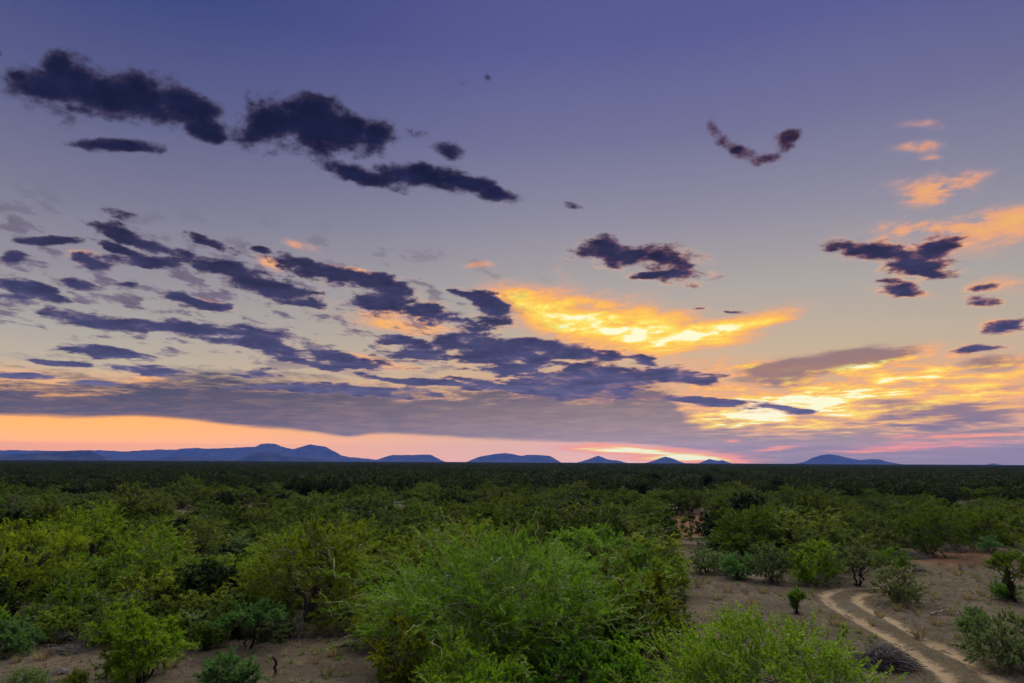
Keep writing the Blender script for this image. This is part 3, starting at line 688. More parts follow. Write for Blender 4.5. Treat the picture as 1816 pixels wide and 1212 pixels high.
TAKEN = []                                      # x, y, radius of what already stands
def stand(px, py, wpx, top):
    """position, crown radius and height of a plant from its foot, width and top in the photograph"""
    x, y = ground(px, py); zc = pix((x, y, 0))[2]
    return x, y, wpx / 2 * zc / F, height_at(x, y, top)
def plant(name, label, category, px, py, wpx, top, style, leafm, nleaf, seed, leaf=(0.08, 0.024), parts=('trunk', 'crown'), group=None, **kw):
    x, y, R, H = stand(px, py, wpx, top)
    wm, lm = make_plant(seed, style, R, H, int(nleaf * 0.73), (leaf[0] * 1.08, leaf[1] * 1.18), leafm=leafm, **kw)
    t = thing(name, label, category, (x, y, GZ(x, y)), 0.0, 1.0, group)
    wm.name = parts[0]; obj(parts[0], wm, t)
    if lm: lm.name = parts[1]; obj(parts[1], lm, t)
    TAKEN.append((x, y, R * 0.8))
    return t
SH = ('stems', 'foliage')
BIG = 'thorn tree'
# -- nearest plants, left to right
plant('thorn_tree', 'big feathery green thorn tree filling the middle foreground', 'tree', 890, 1165, 560, 915, 'feather', 'fresh', 240000, 1, (0.085, 0.024), bark='pale', whips=260, twig_r=0.0055, lobes=64)
plant('thorn_bush', 'yellow-green bush pressed against the left foot of the big middle tree', 'bush', 712, 1232, 150, 1060, 'mound', 'yellow', 40000, 50, (0.075, 0.024), SH, whips=20, bark='pale')
plant('thorn_bush', 'deep green bush between the big middle tree and the bush with pods', 'bush', 1020, 1175, 190, 985, 'mound', 'fresh', 52000, 51, (0.08, 0.026), SH, whips=40, bark='pale')
plant('thorn_bush', 'bright tangled bush at the bottom edge in front of the big middle tree', 'bush', 830, 1272, 260, 1120, 'mound', 'fresh', 60000, 52, (0.065, 0.022), SH, whips=30, bark='pale')
plant('leafy_bush', 'leafy bush hung with brown pods at the right flank of the big middle tree', 'bush', 1130, 1165, 250, 975, 'mound', 'pods', 60000, 2, (0.085, 0.042), SH, whips=30, bark='pale')
plant('leafy_bush', 'large bright green leafy bush at the bottom edge, left of the track', 'bush', 1375, 1285, 540, 1090, 'mound', 'fresh', 110000, 3, (0.062, 0.034), SH, whips=90, bark='pale', lobes=40, twig_r=0.005)
plant('leafy_bush', 'green bush at the bottom edge between the deep green and the large bright bushes', 'bush', 1105, 1250, 150, 1120, 'mound', 'fresh', 34000, 53, (0.06, 0.026), SH, whips=16, bark='pale')
plant('leafy_bush', 'dense deep green bush at the bottom edge below the big middle tree', 'bush', 1005, 1268, 225, 1128, 'mound', 'deep', 45000, 4, (0.055, 0.028), SH, whips=16, bark='pale')
plant('thorn_tree', 'yellow-green crown rising between the tall left tree and the big middle tree', 'tree', 770, 1050, 170, 930, 'spread', 'yellow', 38000, 5, (0.10, 0.028), whips=30, bark='pale')
plant('thorn_tree', 'tall wide-crowned thorn tree with forked pale stems, left of centre', 'tree', 552, 1100, 330, 890, 'spread', 'yellow', 95000, 6, (0.095, 0.026), whips=40, bark='pale', thick=1.5, lobes=34)
plant('thorn_tree', 'small light green spreading tree at the bottom left on a dark trunk', 'tree', 252, 1212, 215, 1042, 'spread', 'fresh', 60000, 7, (0.07, 0.022), whips=24, lobes=30)
plant('shrub', 'grey-green shrub on branching black stems beside the small spreading tree', 'shrub', 440, 1150, 150, 1060, 'flat', 'sea', 26000, 8, (0.055, 0.022), SH, thick=1.2)
plant('shrub', 'low dense green shrub at the bottom edge under the black-stemmed shrub', 'shrub', 405, 1222, 132, 1158, 'mound', 'sea', 30000, 9, (0.05, 0.020), SH)
plant('thorn_bush', 'bright green bush with bare grey twigs showing, behind the small spreading tree', 'bush', 118, 1112, 160, 1003, 'mound', 'fresh', 36000, 10, (0.075, 0.022), SH, whips=30, bark='dead', bare=0.12)
plant('shrub', 'blue-green shrub cut by the left edge near the bottom corner', 'shrub', 18, 1158, 105, 1096, 'mound', 'sea', 26000, 11, (0.05, 0.024), SH)
plant('thorn_tree', 'tall yellow-green thorn tree at the left edge with several stems', 'tree', 15, 1092, 300, 888, 'spread', 'yellow', 60000, 12, (0.10, 0.028), whips=30, thick=1.3)
plant('thorn_tree', 'rounded green tree behind the bright bush with grey twigs', 'tree', 250, 1062, 215, 912, 'feather', 'fresh', 46000, 13, (0.10, 0.028), whips=20, bark='pale')
plant('thorn_tree', 'yellow-green thorn tree on the left, behind the rounded green tree', 'tree', 150, 1010, 200, 880, 'spread', 'yellow', 34000, 14, (0.115, 0.032), whips=16)
plant('shrub', 'tiny yellow-green sprig at the bottom edge left of the umbrella tree', 'shrub', 128, 1226, 46, 1190, 'mound', 'yellow', 5000, 15, (0.045, 0.022), SH)
plant('shrub', 'pale grey-green herb in the bottom left corner', 'shrub', 40, 1228, 90, 1190, 'mound', 'grey', 9000, 16, (0.05, 0.020), SH)
plant('thorn_tree', 'thin sparse tree with a dark leaning stem left of the tall forked tree', 'tree', 345, 1000, 120, 905, 'spread', 'olive', 11000, 17, (0.10, 0.028), bark='bark', bare=0.3, thick=1.4)
# -- right-hand side
plant('shrub', 'rounded grey-green shrub behind the right shoulder of the big middle tree', 'shrub', 1158, 1005, 120, 932, 'mound', 'grey', 28000, 20, (0.085, 0.030), SH)
plant('shrub', 'small grey shrub between the rounded grey-green shrub and the sea-green ball bush', 'shrub', 1256, 1014, 92, 964, 'mound', 'grey', 17000, 21, (0.085, 0.03), SH)
plant('shrub', 'sea-green ball-shaped bush at the near edge of the right clearing', 'bush', 1312, 1024, 80, 968, 'mound', 'sea', 22000, 22, (0.08, 0.024), SH)
plant('thorn_tree', 'small grey-green tree right of the sea-green ball bush', 'tree', 1368, 1030, 96, 950, 'spread', 'grey', 20000, 23, (0.085, 0.026))
plant('thorn_tree', 'bright green rounded tree left of the flat-topped grey tree', 'tree', 1443, 1034, 96, 950, 'mound', 'fresh', 27000, 24, (0.085, 0.024))
plant('thorn_tree', 'flat-topped grey-green tree on three short trunks beside the track bend', 'tree', 1522, 1038, 116, 958, 'flat', 'grey', 22000, 25, (0.08, 0.024), thick=1.3)
plant('shrub', 'rounded grey-green shrub right of the track bend', 'shrub', 1590, 1068, 108, 988, 'mound', 'grey', 22000, 26, (0.07, 0.024), SH)
plant('shrub', 'small upright dark green shrub left of the track bend', 'shrub', 1413, 1086, 46, 1040, 'vase', 'deep', 9000, 27, (0.06, 0.022), SH)
plant('thorn_tree', 'little umbrella tree on a thin trunk at the right edge', 'tree', 1802, 1066, 96, 968, 'flat', 'olive', 20000, 28, (0.07, 0.022), thick=1.4)
plant('leafy_bush', 'big pale green bush at the right edge beside the track', 'bush', 1792, 1182, 170, 1068, 'mound', 'grey', 40000, 29, (0.055, 0.026), SH, whips=20, bark='pale')
plant('leafy_bush', 'green bush spreading left from the big pale bush at the right edge', 'bush', 1728, 1118, 60, 1075, 'mound', 'sea', 10000, 30, (0.06, 0.026), SH)
plant('shrub', 'low green shrub under the little umbrella tree at the right edge', 'shrub', 1785, 1062, 60, 1024, 'mound', 'deep', 9000, 31, (0.06, 0.024), SH)
plant('thorn_tree', 'tall olive tree behind the sea-green ball bush', 'tree', 1320, 988, 160, 878, 'spread', 'olive', 34000, 32, (0.13, 0.034))
plant('thorn_bush', 'green bush behind the flat-topped grey tree', 'bush', 1585, 1012, 90, 960, 'mound', 'deep', 11000, 33, (0.09, 0.03), SH)
plant('thorn_tree', 'leafy olive tree at the back of the right clearing, left part', 'tree', 1650, 980, 160, 884, 'spread', 'olive', 30000, 34, (0.13, 0.036))
plant('thorn_tree', 'leafy tree at the back of the right clearing right part', 'tree', 1745, 972, 150, 888, 'spread', 'olive', 28000, 35, (0.13, 0.036))
plant('thorn_tree', 'pale-stemmed slender tree before the trees at the right clearing back edge', 'tree', 1762, 995, 50, 942, 'flat', 'sea', 5000, 36, (0.09, 0.03), bark='pale')
plant('thorn_tree', 'dark twiggy nearly bare tree behind the bright green rounded tree', 'tree', 1412, 968, 66, 895, 'spread', 'dark', 2500, 37, (0.12, 0.04), bare=0.5, thick=1.6)
plant('thorn_tree', 'dark twiggy nearly bare tree behind the flat-topped grey tree', 'tree', 1470, 968, 60, 900, 'flat', 'dark', 2500, 38, (0.12, 0.04), bare=0.5, thick=1.6)
plant('thorn_tree', 'lone thin sapling standing in the red earth patch', 'tree', 1226, 942, 22, 902, 'flat', 'dark', 900, 39, (0.10, 0.05), thick=1.3)
plant('dark_bush', 'dense dark green dome bush showing above the big middle tree', 'bush', 945, 948, 112, 882, 'mound', 'deep', 24000, 40, (0.13, 0.05), SH)
plant('dark_bush', 'near-black rounded bush standing in the scrub right of centre', 'bush', 1342, 880, 52, 848, 'ball', 'dark', 9000, 41, (0.20, 0.10), SH)
plant('shrub', 'grey-green flat-topped shrub above the gap left of the big middle tree', 'shrub', 768, 925, 56, 891, 'flat', 'grey', 9000, 42, (0.13, 0.05), SH)
#HERO_END

# ------------------------------------------------------------------ scrub behind: thorn trees standing one by one
def poly_hit(px, py, poly):
    r = False; j = len(poly) - 1
    for i in range(len(poly)):
        (x1, y1), (x2, y2) = poly[i], poly[j]
        if (y1 > py) != (y2 > py) and px < (x2 - x1) * (py - y1) / (y2 - y1) + x1: r = not r
        j = i
    return r
CLEAR = [[(1180, 930), (1255, 896), (1290, 925), (1268, 965), (1290, 1012), (1180, 1005)],                                    # red earth patch
         [(1225, 1018), (1300, 1022), (1480, 1022), (1610, 975), (1760, 972), (1850, 1000), (1850, 1260), (1200, 1260)],     # clearing with the track
         [(395, 897), (480, 893), (500, 912), (420, 922)],
         [(40, 1150), (640, 1150), (660, 1260), (-60, 1260), (-60, 1150)]]
ARCH = []        # archetypes at unit size: (kind, wood mesh, leaf mesh, radius, height)
def arch(kind, seed, style, R, H, nleaf, leaf, leafm, **kw):
    wm, lm = make_plant(seed, style, R, H, nleaf, leaf, leafm=leafm, **kw); wm.name = 'trunk'
    if lm: lm.name = 'crown'
    ARCH.append((kind, wm, lm, R, H))
A_ = dict(twig_r=0.008)
arch('olive', 201, 'spread', 2.6, 4.2, 18700, (0.135, 0.044), 'scrub', **A_)
arch('olive', 202, 'feather', 2.6, 3.8, 20400, (0.135, 0.044), 'scrub', **A_)
arch('olive', 203, 'spread', 3.2, 4.4, 22100, (0.135, 0.044), 'scrub', bark='pale', bare=0.1, **A_)
arch('olive', 211, 'mound', 3.0, 3.6, 20400, (0.135, 0.044), 'scrub', bark='pale', bare=0.08, **A_)
arch('fresh', 204, 'spread', 2.7, 4.0, 18700, (0.135, 0.044), 'olive', whips=30, bark='pale', **A_)
arch('fresh', 205, 'feather', 2.5, 3.6, 19550, (0.135, 0.044), 'olive', whips=30, bark='pale', **A_)
arch('lime', 212, 'spread', 2.5, 3.8, 16000, (0.13, 0.042), 'yellow', whips=30, bark='pale', **A_)
arch('lime', 213, 'mound', 2.5, 3.4, 16000, (0.13, 0.042), 'fresh', whips=30, bark='pale', **A_)
arch('flat', 206, 'flat', 2.7, 3.6, 15300, (0.135, 0.044), 'scrub', thick=1.3, **A_)
arch('dome', 207, 'mound', 2.4, 3.0, 10000, (0.17, 0.065), 'scrub', **A_)
arch('grey', 208, 'mound', 1.7, 1.9, 6500, (0.15, 0.055), 'grey', **A_)
arch('black', 209, 'ball', 2.4, 3.8, 8000, (0.20, 0.08), 'dark', **A_)
arch('twiggy', 210, 'spread', 2.2, 4.0, 1600, (0.15, 0.05), 'dark', bare=0.5, thick=1.3, **A_)
KIND = dict(olive=('thorn_tree', 'olive tree', 'tree', ('trunk', 'crown'), 'olive trees'), fresh=('acacia_tree', 'yellow-green tree', 'tree', ('trunk', 'crown'), 'yellow-green trees'),
            lime=('acacia_tree', 'lime-green tree', 'tree', ('trunk', 'crown'), 'lime-green trees'), flat=('umbrella_tree', 'flat-topped tree', 'tree', ('trunk', 'crown'), 'flat-topped trees'), dome=('thorn_bush', 'domed bush', 'bush', SH, 'domed bushes'),
            grey=('shrub', 'grey-green shrub', 'shrub', SH, 'grey-green shrubs'), black=('dark_tree', 'near-black tree', 'tree', ('trunk', 'crown'), 'near-black trees'), twiggy=('bare_tree', 'twiggy tree', 'tree', ('trunk', 'crown'), 'twiggy trees'))
rng = np.random.default_rng(77)
MIDEND = 150.0
cand = []
tries = 0
pos_arr = np.array(TAKEN)
while len(cand) < 520 and tries < 40000:
    tries += 1
    near_one = tries % 3 == 0
    D = math.sqrt(rng.uniform(36 ** 2, 78 ** 2)) if near_one else math.sqrt(rng.uniform(60 ** 2, MIDEND ** 2))
    az_ = math.radians(rng.uniform(-41, 41))
    x, y = D * math.sin(az_), D * math.cos(az_)
    px, py, _ = pix((x, y, 0))
    if any(poly_hit(px, py, c) for c in CLEAR): continue
    if px > 1180 and D < 45: continue
    kind = rng.choice(['olive', 'fresh', 'flat', 'dome', 'grey', 'black', 'twiggy'], p=[0.42, 0.19, 0.10, 0.10, 0.11, 0.05, 0.03])
    if D > 80 and kind == 'fresh' and rng.random() < 0.4: kind = 'olive'
    if D < 62 and kind in ('black', 'fresh', 'olive') and rng.random() < 0.85: kind = 'lime'
    pick = [a for a in ARCH if a[0] == kind]; A = pick[rng.integers(len(pick))]
    sc = rng.uniform(0.72, 1.15) * (0.85 if D < 60 else 1.0)
    R = A[3] * sc
    if np.min(np.hypot(pos_arr[:, 0] - x, pos_arr[:, 1] - y) - 0.58 * (pos_arr[:, 2] + R)) < 0: continue
    cand.append((x, y, D, px, kind, A, sc)); pos_arr = np.vstack([pos_arr, (x, y, R)])
for k in range(900):                                 # undergrowth between the nearer trees
    D = rng.uniform(27, 52); az_ = math.radians(rng.uniform(-40, 38)); x, y = D * math.sin(az_), D * math.cos(az_); px, py, _ = pix((x, y, 0))
    if px > 1190 or py > 1148 or any(poly_hit(px, py, c) for c in CLEAR[:2]): continue
    kind = rng.choice(['grey', 'dome', 'lime', 'olive'], p=[0.27, 0.18, 0.40, 0.15]); pick = [a for a in ARCH if a[0] == kind]; A = pick[rng.integers(len(pick))]
    sc = rng.uniform(0.9, 1.6) / A[3]
    if len(cand) > 640 or np.min(np.hypot(pos_arr[:, 0] - x, pos_arr[:, 1] - y) - 0.5 * (pos_arr[:, 2] + A[3] * sc)) < 0: continue
    cand.append((x, y, D, px, kind, A, sc)); pos_arr = np.vstack([pos_arr, (x, y, A[3] * sc)])
NUM = ['no', 'one', 'two', 'three', 'four', 'five', 'six', 'seven', 'eight', 'nine', 'ten', 'eleven', 'twelve']
ORD = ['', 'leftmost', 'second', 'third', 'fourth', 'fifth', 'sixth', 'seventh', 'eighth', 'ninth', 'tenth', 'eleventh', 'twelfth']
def nth(k, n, one, many, where):
    """a label that counts alike things from the left"""
    if n == 1: return f'{one} {where}'
    if n == 2: return f'{"left" if k == 1 else "right"} one of two {many} {where}'
    if k == 1: return f'leftmost of {NUM[n]} {many} {where}'
    if k == n: return f'rightmost of {NUM[n]} {many} {where}'
    return f'{ORD[k]} from left of {NUM[n]} {many} {where}'
ROWS = [(46, 'in foreground undergrowth'), (62, 'in front scrub row'), (78, 'in second scrub row'), (96, 'in third scrub row'), (114, 'in fourth scrub row'), (132, 'in fifth scrub row'), (999, 'in back scrub row')]
ZONES = [(200, 'below the dark mesa'), (430, 'below the long ridge'), (630, 'below the two rounded peaks'), (810, 'below the flat-topped hill'), (1010, 'below the two-humped hill'), (1130, 'below the pointed hill'),
         (1320, 'below the setting sun'), (1415, 'left of the lavender hill'), (1600, 'below the lavender hill'), (9999, 'near the right edge')]
cells = {}
for i, (x, y, D, px, kind, A, sc) in enumerate(cand):
    w = [r for lim, r in ROWS if D < lim][0] + ' ' + [z for lim, z in ZONES if px < lim][0]
    cells.setdefault((kind, w), []).append((px, i))
LABEL = {}
for (kind, w), lst in cells.items():
    for k, (_, i) in enumerate(sorted(lst)): LABEL[i] = nth(k + 1, len(lst), KIND[kind][1], KIND[kind][4], w)
for i, (x, y, D, px, kind, A, sc) in enumerate(cand):
    nm, lab, cat, parts, many = KIND[kind]
    t = thing(nm, LABEL[i], cat, (x, y, GZ(x, y)), rng.uniform(0, 6.28), (sc * rng.uniform(1.05, 1.5), sc * rng.uniform(1.05, 1.4), sc * rng.uniform(0.78, 1.08)), f'{many} of the scrub')
    obj(parts[0], A[1], t)
    if A[2]: obj(parts[1], A[2], t)

# -- beyond: scrub that reads as one mass, low-polygon thickets scattered by geometry nodes
def thicket(seed, R, H, n, nleaf, leafm):
    rg = np.random.default_rng(seed); V = []; T = []
    for k in range(n):
        cx, cyy = rg.uniform(-1, 1, 2) * R * (0.75 if n > 1 else 0.0); r = (R / max(1, n ** 0.5)) * rg.uniform(0.9, 1.3); hh = H * rg.uniform(0.7, 1.0)
        m_ = nleaf // n
        lob = unit(rg.normal(0, 1, (9, 3))) * np.array([0.62, 0.62, 0.30]) + np.array([0, 0, 0.62]); li = rg.integers(0, 9, m_)
        d = unit(rg.normal(0, 1, (m_, 3))) * rg.uniform(0.5, 1, (m_, 1)) * np.array([0.45, 0.45, 0.27])
        p = (lob[li] + d) * np.array([r, r, hh]) + np.array([cx, cyy, 0])
        a = unit(rg.normal(0, 1, (m_, 3))); b = unit(np.cross(a, rg.normal(0, 1, (m_, 3)) + np.array([0, 0, 0.6])))
        s1 = rg.uniform(0.10, 0.22, (m_, 1)); s2 = s1 * 0.5
        V.append(np.stack([p - a * s1, p + b * s2, p + a * s1, p - b * s2], 1).reshape(-1, 3)); T.append(rg.random(m_))
    V = np.concatenate(V); V[:, 2] = np.maximum(V[:, 2], 0.02)
    return mesh('foliage', V, np.arange(len(V)).reshape(-1, 4), M[leafm], False, {'tint': np.concatenate(T)})
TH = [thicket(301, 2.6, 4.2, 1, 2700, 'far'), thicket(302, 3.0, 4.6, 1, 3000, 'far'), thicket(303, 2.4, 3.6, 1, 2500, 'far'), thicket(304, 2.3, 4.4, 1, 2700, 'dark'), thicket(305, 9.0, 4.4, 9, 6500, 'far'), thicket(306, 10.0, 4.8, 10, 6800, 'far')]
protos = []
rng = np.random.default_rng(5)
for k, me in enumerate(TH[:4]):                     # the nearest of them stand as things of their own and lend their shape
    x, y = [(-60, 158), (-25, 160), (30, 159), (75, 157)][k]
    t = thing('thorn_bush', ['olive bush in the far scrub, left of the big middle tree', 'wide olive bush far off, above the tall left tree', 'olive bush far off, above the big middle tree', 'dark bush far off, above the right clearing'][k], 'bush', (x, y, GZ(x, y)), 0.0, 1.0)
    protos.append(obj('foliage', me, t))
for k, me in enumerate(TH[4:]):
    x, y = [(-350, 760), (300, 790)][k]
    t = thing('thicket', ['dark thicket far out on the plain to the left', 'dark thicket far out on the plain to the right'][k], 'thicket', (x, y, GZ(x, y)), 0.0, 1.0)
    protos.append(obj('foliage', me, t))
def scatter(name, pts, idx, scl, rot, label):
    n = len(pts); z = base_z(pts[:, 0], pts[:, 1])
    me = bpy.data.meshes.new(name); me.vertices.add(n); me.vertices.foreach_set('co', np.column_stack([pts, z]).astype(np.float32).ravel())
    for nm, ty, v in (('pidx', 'INT', idx), ('pscale', 'FLOAT', scl), ('prot', 'FLOAT', rot)):
        me.attributes.new(nm, ty, 'POINT').data.foreach_set('value', v.astype(np.int32 if ty == 'INT' else np.float32))
    o = obj(name, me, kind='stuff', label=label)
    nt = bpy.data.node_groups.new(name, 'GeometryNodeTree')
    nt.interface.new_socket('Geometry', in_out='INPUT', socket_type='NodeSocketGeometry'); nt.interface.new_socket('Geometry', in_out='OUTPUT', socket_type='NodeSocketGeometry')
    N = nt.nodes.new; gi = N('NodeGroupInput'); go = N('NodeGroupOutput'); jn = N('GeometryNodeJoinGeometry')
    for p in reversed(protos):
        oi = N('GeometryNodeObjectInfo'); oi.transform_space = 'ORIGINAL'; oi.inputs['Object'].default_value = p; oi.inputs['As Instance'].default_value = True
        nt.links.new(oi.outputs['Geometry'], jn.inputs[0])
    ip = N('GeometryNodeInstanceOnPoints'); ip.inputs['Pick Instance'].default_value = True
    def attr(nm, ty):
        a = N('GeometryNodeInputNamedAttribute'); a.data_type = ty; a.inputs['Name'].default_value = nm; return a.outputs['Attribute']
    nt.links.new(gi.outputs[0], ip.inputs['Points']); nt.links.new(jn.outputs[0], ip.inputs['Instance'])
    nt.links.new(attr('pidx', 'INT'), ip.inputs['Instance Index']); nt.links.new(attr('pscale', 'FLOAT'), ip.inputs['Scale'])
    cx = N('ShaderNodeCombineXYZ'); nt.links.new(attr('prot', 'FLOAT'), cx.inputs[2]); nt.links.new(cx.outputs[0], ip.inputs['Rotation'])
    nt.links.new(ip.outputs[0], go.inputs[0])
    o.modifiers.new('scatter', 'NODES').node_group = nt
    return o
def fan(n, d0, d1):
    D = np.sqrt(rng.uniform(d0 ** 2, d1 ** 2, n)); a = np.radians(rng.uniform(-44, 44, n))
    return np.column_stack([D * np.sin(a), D * np.cos(a)])
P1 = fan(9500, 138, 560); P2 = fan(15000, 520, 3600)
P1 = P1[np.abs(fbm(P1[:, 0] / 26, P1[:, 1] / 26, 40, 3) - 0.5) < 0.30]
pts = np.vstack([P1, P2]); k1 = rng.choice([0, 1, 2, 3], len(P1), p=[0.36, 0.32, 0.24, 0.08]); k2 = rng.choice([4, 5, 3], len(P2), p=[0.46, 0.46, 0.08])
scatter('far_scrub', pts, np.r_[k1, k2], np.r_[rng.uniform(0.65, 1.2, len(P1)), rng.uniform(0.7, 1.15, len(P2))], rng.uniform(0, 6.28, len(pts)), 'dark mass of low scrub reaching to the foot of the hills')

# ------------------------------------------------------------------ dead wood, posts, grass
def spot(px, py):
    x, y = ground(px, py); return x, y, GZ(x, y)
def deadwood(name, label, category, px, py, wpx, top, seed, style='vase', lobes=7, bark='dead', thick=1.4, group=None, subs=2):
    x, y, R, H = stand(px, py, wpx, top)
    old = dict(STYLE[style]); STYLE[style].update(subs=subs, tw=2, stems=3)
    wm, _ = make_plant(seed, style, R, H, 0, bark=bark, thick=thick, lobes=lobes, twig_r=0.007); STYLE[style] = old
    wm.name = name
    return obj(name, wm, None, (x, y, GZ(x, y)), label=label, category=category, **({'group': group} if group else {}))
deadwood('dead_tree', 'bleached dead tree with many upright branches above the left trees', 'dead tree', 168, 958, 62, 876, 401, lobes=9)
deadwood('dead_tree', 'thin bleached dead stem right of the many-branched dead tree', 'dead tree', 216, 950, 30, 880, 402, lobes=4)
deadwood('dead_tree', 'grey dead tree with drooping limbs between the left trees and the tall forked tree', 'dead tree', 345, 968, 90, 885, 403, 'spread', lobes=7)
deadwood('dead_tree', 'short bleached dead stump with branches right of the tall forked tree', 'dead tree', 712, 940, 36, 884, 404, lobes=6, thick=2.0)
deadwood('dead_tree', 'pale dead tree standing left of the dense dark green dome bush', 'dead tree', 878, 938, 44, 880, 405, lobes=7)
deadwood('dead_tree', 'bare grey tree behind the right-hand clearing, left of its middle', 'dead tree', 1525, 985, 40, 925, 406, lobes=6)
deadwood('dead_bush', 'dry grey twiggy bush behind the small spreading tree at left', 'dead bush', 140, 1140, 110, 1098, 407, 'mound', lobes=14, bark='brush', thick=0.6, subs=7)
deadwood('dead_bush', 'pale leafless twigs at the foot of the tall forked tree', 'dead bush', 528, 1135, 44, 1078, 408, 'vase', lobes=6, thick=1.2)
deadwood('dead_bush', 'dry grey twigs under the right side of the tall forked tree', 'dead bush', 640, 1120, 80, 1070, 409, 'mound', lobes=10, bark='brush', thick=0.7, subs=6)
deadwood('dead_bush', 'grey leafless bush in front of the flat-topped grey tree', 'dead bush', 1470, 1045, 60, 1008, 410, 'mound', lobes=10, bark='brush', thick=0.7, subs=6)
deadwood('dead_bush', 'pale spiky dead bush at the back of the right clearing', 'dead bush', 1705, 1012, 30, 975, 411, 'vase', lobes=6, thick=0.9)
def brush_pile(label, px, py, wpx, hpx, n, seed, mat='brush'):
    """a heap of arched sticks and twigs"""
    x, y = ground(px, py); zc = pix((x, y, 0))[2]; w = wpx / 2 * zc / F; hh = hpx * zc / F * 0.95
    rg = np.random.default_rng(seed); a = rg.uniform(0, 2 * math.pi, n); r = np.sqrt(rg.random(n))
    c = np.stack([np.cos(a) * r * w * 0.75, np.sin(a) * r * w * 0.45, hh * (1 - r ** 2) * rg.uniform(0.1, 0.9, n)], 1)
    b = rg.normal(0, 0.7, n) + math.pi * rg.integers(0, 2, n); ln = w * rg.uniform(0.25, 0.75, n)
    d = np.stack([np.cos(b), np.sin(b), rg.normal(0.05, 0.25, n)], 1) * ln[:, None]
    p = bend(c - d * 0.5, c + d * 0.5, 6, rg, 0.14, 0.05); p[..., 2] = np.maximum(p[..., 2], 0.01)
    v, f = tubes(p, rg.uniform(0.005, 0.016, n)[:, None] * np.linspace(1.2, 0.4, 6)[None], 4)
    B = Bag(); B.add(v, f, rg.random(n).repeat(20))
    obj('brush_pile', B.mesh('brush_pile', M[mat]), None, (x, y, GZ(x, y)), label=label, category='brush pile')
brush_pile('blue-grey heap of cut brushwood behind the bright bush beside the track', 1568, 1182, 135, 46, 700, 1)
brush_pile('low grey heap of sticks at the back left of the right clearing', 1618, 988, 70, 10, 260, 2)
brush_pile('small grey heap of sticks right of the shrub right of the bend', 1632, 1012, 34, 9, 120, 3)
brush_pile('heap of thin reddish sticks under the trees at the right clearing back edge', 1690, 976, 60, 18, 220, 4)
brush_pile('patch of dead grey sticks on the ground at lower left', 110, 1158, 90, 10, 200, 5)
def fallen(label, px, py, length, ang, seed, rad=0.05):
    x, y, z = spot(px, py); rg = np.random.default_rng(seed); d = np.array([math.cos(ang), math.sin(ang), 0.10]) * length
    m_ = bend(np.array([[0, 0, 0.03]]), d[None], 9, rg, 0.08, 0.05); B = Bag()
    v, f = tubes(m_, rad * np.linspace(1.2, 0.3, 9)[None], 7); B.add(v, f, 0.0)
    k = 9; b0 = along(m_, np.zeros(k, int), rg.uniform(0.25, 0.95, k)); e = b0 + (unit(rg.normal(0, 1, (k, 3)) + d / length) * np.array([1, 1, 0.6]) + np.array([0, 0, 0.35])) * length * rg.uniform(0.2, 0.45, (k, 1))
    e[:, 2] = np.maximum(e[:, 2], 0.02); v, f = tubes(bend(b0, e, 6, rg, 0.1, 0.06), rad * 0.35 * np.linspace(1.2, 0.4, 6)[None] * np.ones((k, 1)), 5); B.add(v, f, 0.5)
    obj('fallen_branch', B.mesh('fallen_branch', M['dead'], True), None, (x, y, z), label=label, category='branch')
fallen('white fallen branch in the grass right of the track', 1650, 1090, 1.6, 0.2, 1)
fallen('pale fallen branch right of the white one beyond the track', 1690, 1080, 1.3, 2.4, 2, 0.04)
fallen('pale broken limb lying under the tall forked tree', 590, 1148, 2.2, 0.5, 3, 0.04)
fallen('small pale branch on the bare earth at bottom left', 205, 1190, 0.8, 0.8, 4, 0.02)
def stump(name, label, cat, px, py, top, rad, seed):
    x, y, z = spot(px, py); H = height_at(x, y, top); rg = np.random.default_rng(seed)
    p = np.array([[[rg.normal(0, 0.02) * k, rg.normal(0, 0.02) * k, -0.1 + (H + 0.1) * k / 7] for k in range(8)]])
    v, f = tubes(p, rad * np.array([[1.5, 1.15, 1.0, 0.95, 0.98, 0.9, 0.7, 0.12]]), 9); v = v + rg.normal(0, rad * 0.12, v.shape)
    B = Bag(); B.add(v, f, 0.1); obj(name, B.mesh(name, M['bark'], True), None, (x, y, z), label=label, category=cat)
stump('tree_stump', 'dark upright stump of a post at the bottom, left of the big middle tree', 'stump', 487, 1198, 1160, 0.055, 1)
stump('tree_stump', 'thin dark stick standing between the bright bush and the track', 'stump', 1466, 1142, 1116, 0.022, 2)
stump('tree_stump', 'short dark stake left of the track below the upright dark green shrub', 'stump', 1404, 1112, 1092, 0.02, 3)
def boulder(label, px, py, w, hgt, seed):
    x, y, z = spot(px, py); rg = np.random.default_rng(seed); nu, nv = 14, 9
    u = np.linspace(0, 2 * math.pi, nu, endpoint=False); t = np.linspace(0.02, math.pi * 0.62, nv)
    U, T = np.meshgrid(u, t); V = np.stack([np.sin(T) * np.cos(U), np.sin(T) * np.sin(U), np.cos(T)], -1).reshape(-1, 3)
    V *= (0.75 + 0.5 * fbm(V[:, 0] * 2 + seed, V[:, 1] * 2 + V[:, 2] * 3, seed, 3))[:, None]
    V = V * np.array([w, w * 0.8, hgt]); ii = np.arange(nu * nv).reshape(nv, nu); r = np.roll(ii, -1, 1)
    obj('rock', mesh('rock', V, np.stack([ii[:-1], ii[1:], r[1:], r[:-1]], -1).reshape(-1, 4), M['brush'], False, {'tint': np.full(nu * (nv - 1), 0.2)}), None, (x, y, z), label=label, category='rock')
boulder('dark jagged rock in the pale herb at the bottom left corner', 55, 1208, 0.22, 0.34, 3)
boulder('low dark rock on bare earth left of the small spreading tree', 108, 1196, 0.26, 0.16, 7)
